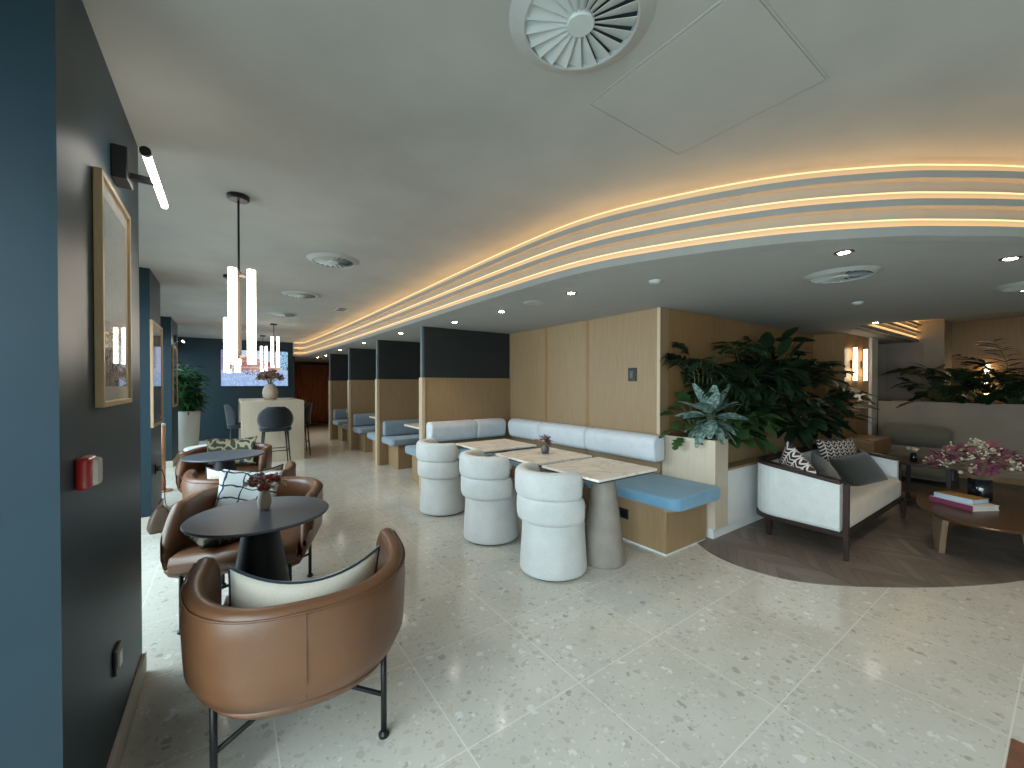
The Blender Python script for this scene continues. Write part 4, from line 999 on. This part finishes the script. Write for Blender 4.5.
dup(v1, (.725, 7.43, ZC - .0005), 1.1, 'round swirl vent in the ceiling, farthest of the row')
dup(v1, (3.469, .965, ZS - .0005), .5, 'round swirl vent in the low soffit above the sofa')
dup(v1, (5.0, .20, ZS - .0005), .2, 'round swirl vent in the low soffit at the picture edge')
hb = bmesh.new()
for x0, x1, y0, y1 in ((1.19, 1.82, .545, .551), (1.19, 1.82, 1.151, 1.157), (1.19, 1.196, .551, 1.151), (1.814, 1.82, .551, 1.151)): box(hb, x0, x1, y0, y1, ZC - .0025, ZC)
h = tag(obj('access_hatch', hb, 'ceiling_plaster'), 'square access hatch outline in the plaster ceiling', 'hatch')
bx('hatch_panel', (1.199, 1.811, .554, 1.148, ZC - .003, ZC), 'ceiling_plaster', h)
dl = [(2.342, 3.505, 'on the soffit before the dark divider panel'), (2.34, 2.458, 'on the soffit nearest the timber wall corner'), (2.268, 4.431, 'on the soffit just before the first divider'),
      (2.106, 5.847, 'on the soffit between first and second dividers'), (2.06, 7.67, 'on the soffit between second and third dividers'), (2.05, 9.56, 'on the soffit between third and fourth dividers'),
      (2.10, 12.6, 'on the soffit near the curtain, left of two'), (2.13, 11.6, 'on the soffit near the curtain, right of two'), (2.903, .794, 'on the soffit left of the swirl vent above the sofa'),
      (3.863, .252, 'on the soffit right of the swirl vent above the sofa'), (6.53, 1.469, 'on the soffit just left of the wall lights'), (5.256, .266, 'on the soffit at the right picture edge')]
d0 = None
for k, (x, y, s) in enumerate(dl):
    lab = 'small recessed downlight ' + s
    if d0 is None:
        d0 = thing('downlight', lab, 'downlight', (x, y, ZS), 0, 'recessed downlights')
        bm = bmesh.new(); n = 20; loft(bm, [[(r * math.cos(2 * PI * i / n), r * math.sin(2 * PI * i / n), zz) for i in range(n)] for r, zz in ((.030, -.002), (.030, -.005), (.046, -.004), (.048, -.0005))], True, False, False); obj('rim', bm, 'bronze', d0)
        bm = bmesh.new(); lathe(bm, [(0, -.009), (.022, -.008), (.029, -.004), (.029, -.0005), (0, -.0005)], 20); obj('lens', bm, 'lens_glow', d0)
    else: dup(d0, (x, y, ZS), 0, lab)
    ld = bpy.data.lights.new('downlight_spot', 'SPOT'); ld.energy = (40 if y > 11 else 14 if x < 2.5 else 16); ld.color = (1.0, .80, .56); ld.spot_size = 1.7; ld.spot_blend = .7; ld.shadow_soft_size = .03
    lo_ = bpy.data.objects.new('downlight_spot', ld); COL.objects.link(lo_); lo_.location = (x, y, ZS - .02)
def sensor(name, label, loc, cat, r=.045, h=.02):
    bm = bmesh.new(); lathe(bm, [(0, -h), (r * .6, -h), (r, -h * .4), (r, 0), (0, 0)], 20); return tag(obj(name, bm, 'grille_white', None, loc=loc), label, cat)
t = thing('ceiling_speaker', 'small twin slot fitting in the ceiling left of the cove', 'ceiling fitting', (1.412, 6.468, ZC))
bx('plate', (-.08, .08, -.14, .14, -.004, 0), 'grille_white', t); bx('slot', (-.06, .06, -.11, -.02, -.006, -.004), 'duct_dark', t); bx('slot', (-.06, .06, .03, .11, -.006, -.004), 'duct_dark', t)
sensor('ceiling_speaker', 'flat round speaker disc in the soffit before the timber wall', (2.341, 2.964, ZS), 'ceiling fitting', .10, .006)
sensor('smoke_detector', 'small smoke detector on the soffit above the timber wall corner', (2.573, 1.814, ZS), 'detector'); sensor('smoke_detector', 'small smoke detector on the soffit beyond the swirl vent', (4.791, 1.205, ZS), 'detector')

# ------------------------------------------------------------------ potted plant, lamp, bag by the windows
pp = thing('potted_palm', 'bushy bamboo palm in a tall white pot by the far windows', 'potted plant', (-.78, 11.0, 0))
bm = bmesh.new(); lathe(bm, [(0, 0), (.22, 0), (.25, .02), (.295, .80), (.30, .83), (.28, .83), (.27, .77), (0, .77)], 40); obj('pot', bm, 'pot_white', pp, smooth=True)
bm = bmesh.new(); lathe(bm, [(0, .77), (.265, .77), (.26, .785), (0, .79)], 24); obj('soil', bm, 'soil', pp)
lv = bmesh.new(); st = bmesh.new()
for i in range(46):
    a = R.uniform(0, 2 * PI); r = R.uniform(.02, .2); h = R.uniform(.25, 1.05); sp_ = R.uniform(1.2, 2.6); top = Vector((math.cos(a) * r * sp_, math.sin(a) * r * sp_, .78 + h))
    tube(st, [(math.cos(a) * r, math.sin(a) * r, .77), tuple(top)], .006, 5)
    for k in range(26):
        f = R.uniform(.3, 1.05); p = Vector((math.cos(a) * r, math.sin(a) * r, .77)).lerp(top, f); leaf(lv, p, rdir(R.uniform(0, 2 * PI), R.uniform(-.3, .7)), R.uniform(.18, .34), .042, .7, 0, 5)
for v in lv.verts: v.co.x = max(v.co.x, XL + .03 + .78)
obj('foliage', lv, 'leaf_bright', pp, smooth=True); obj('stems', st, 'stem_green', pp)
fl = thing('floor_lamp', 'slim copper tube floor lamp between the pillars', 'lamp', (-.70, 6.9, 0))
bm = bmesh.new(); lathe(bm, [(0, 0), (.10, 0), (.10, .015), (.03, .02), (0, .02)], 24); obj('base', bm, 'copper', fl)
bm = bmesh.new(); lathe(bm, [(0, .02), (.03, .02), (.03, .86), (0, .86)], 20); obj('tube_body', bm, 'copper', fl, smooth=True)
bm = bmesh.new(); lathe(bm, [(0, .86), (.031, .86), (.029, .885), (0, .89)], 20); obj('cap', bm, 'white_lacquer', fl)
bg = thing('leather_bag', 'brown tapered leather bag leaning by the second pillar', 'bag', (-.53, 5.06, 0), .2)
bm = bmesh.new(); loft(bm, [[(x * w, y * w * .55, z) for x, y in rrect(-.10, .10, -.15, .15, .04, 3)] for z, w in ((0, .85), (.03, 1.0), (.12, .82), (.20, .45), (.215, .35))]); obj('body', bm, 'leather_dark', bg, smooth=True)
bm = bmesh.new(); tube(bm, [(-.03, 0, .205), (-.02, 0, .24), (.02, 0, .24), (.03, 0, .205)], .006, 6); obj('handle', bm, 'leather_seam', bg)
so = thing('wall_socket', 'black socket with plugged cord on the second pillar', 'socket', (-.62, 5.55, .52))
bx('plate', (0, .01, -.05, .05, -.05, .05), 'black_metal', so, bevel=.002); bx('plug', (.01, .05, -.025, .025, -.025, .025), 'vase_black', so)
bm = bmesh.new(); tube(bm, catmull([(.05, 0, -.01), (.07, .05, -.14), (.06, .12, -.28), (.05, .25, -.42), (.05, .40, -.505)], 4), .005, 6); obj('cord', bm, 'vase_black', so)

# ------------------------------------------------------------------ daylight
w = bpy.data.worlds.new('world'); scn.world = w; w.use_nodes = True
bgn = w.node_tree.nodes['Background']; bgn.inputs[0].default_value = (.70, .88, 1.0, 1); bgn.inputs[1].default_value = 1.0
def window_light(a, b, rad):
    ld = bpy.data.lights.new('window_daylight', 'AREA'); ld.shape = 'RECTANGLE'; ld.size = b - a; ld.size_y = 2.3
    ld.energy = rad * PI * (b - a) * 2.3 ; ld.color = (.78, .93, 1.0)
    o = bpy.data.objects.new('window_daylight', ld); COL.objects.link(o); o.location = (XL - .30, (a + b) / 2, 1.25)
    o.rotation_euler = (PI / 2 - .55, 0, -PI / 2); ld.spread = 2.5
for (a, b), rad in zip(wins, (4.8, 4.4, 3.6, 2.6)): window_light(a, b, rad)

# ------------------------------------------------------------------ camera and view
cd = bpy.data.cameras.new('camera'); cam = bpy.data.objects.new('camera', cd); COL.objects.link(cam)
cd.sensor_width = 36.0; cd.lens = 402 / 1024 * 36.0; cd.clip_start = 0.05; cd.clip_end = 100
cam.location = (0, 0, 1.4); cam.rotation_euler = (PI / 2 - .0092, 0, -math.atan(284 / 402)); cd.shift_y = .0092 * 402 / 1024
scn.camera = cam
vs = scn.view_settings
vs.view_transform = 'Standard'; vs.look = 'None'; vs.exposure = 0.42; vs.gamma = 1.0; vs.use_curve_mapping = False
scn.cycles.use_denoising = True; scn.cycles.max_bounces = 10; scn.cycles.diffuse_bounces = 6; scn.cycles.glossy_bounces = 4
scn.cycles.sample_clamp_indirect = 6.0; scn.cycles.caustics_reflective = False; scn.cycles.caustics_refractive = False
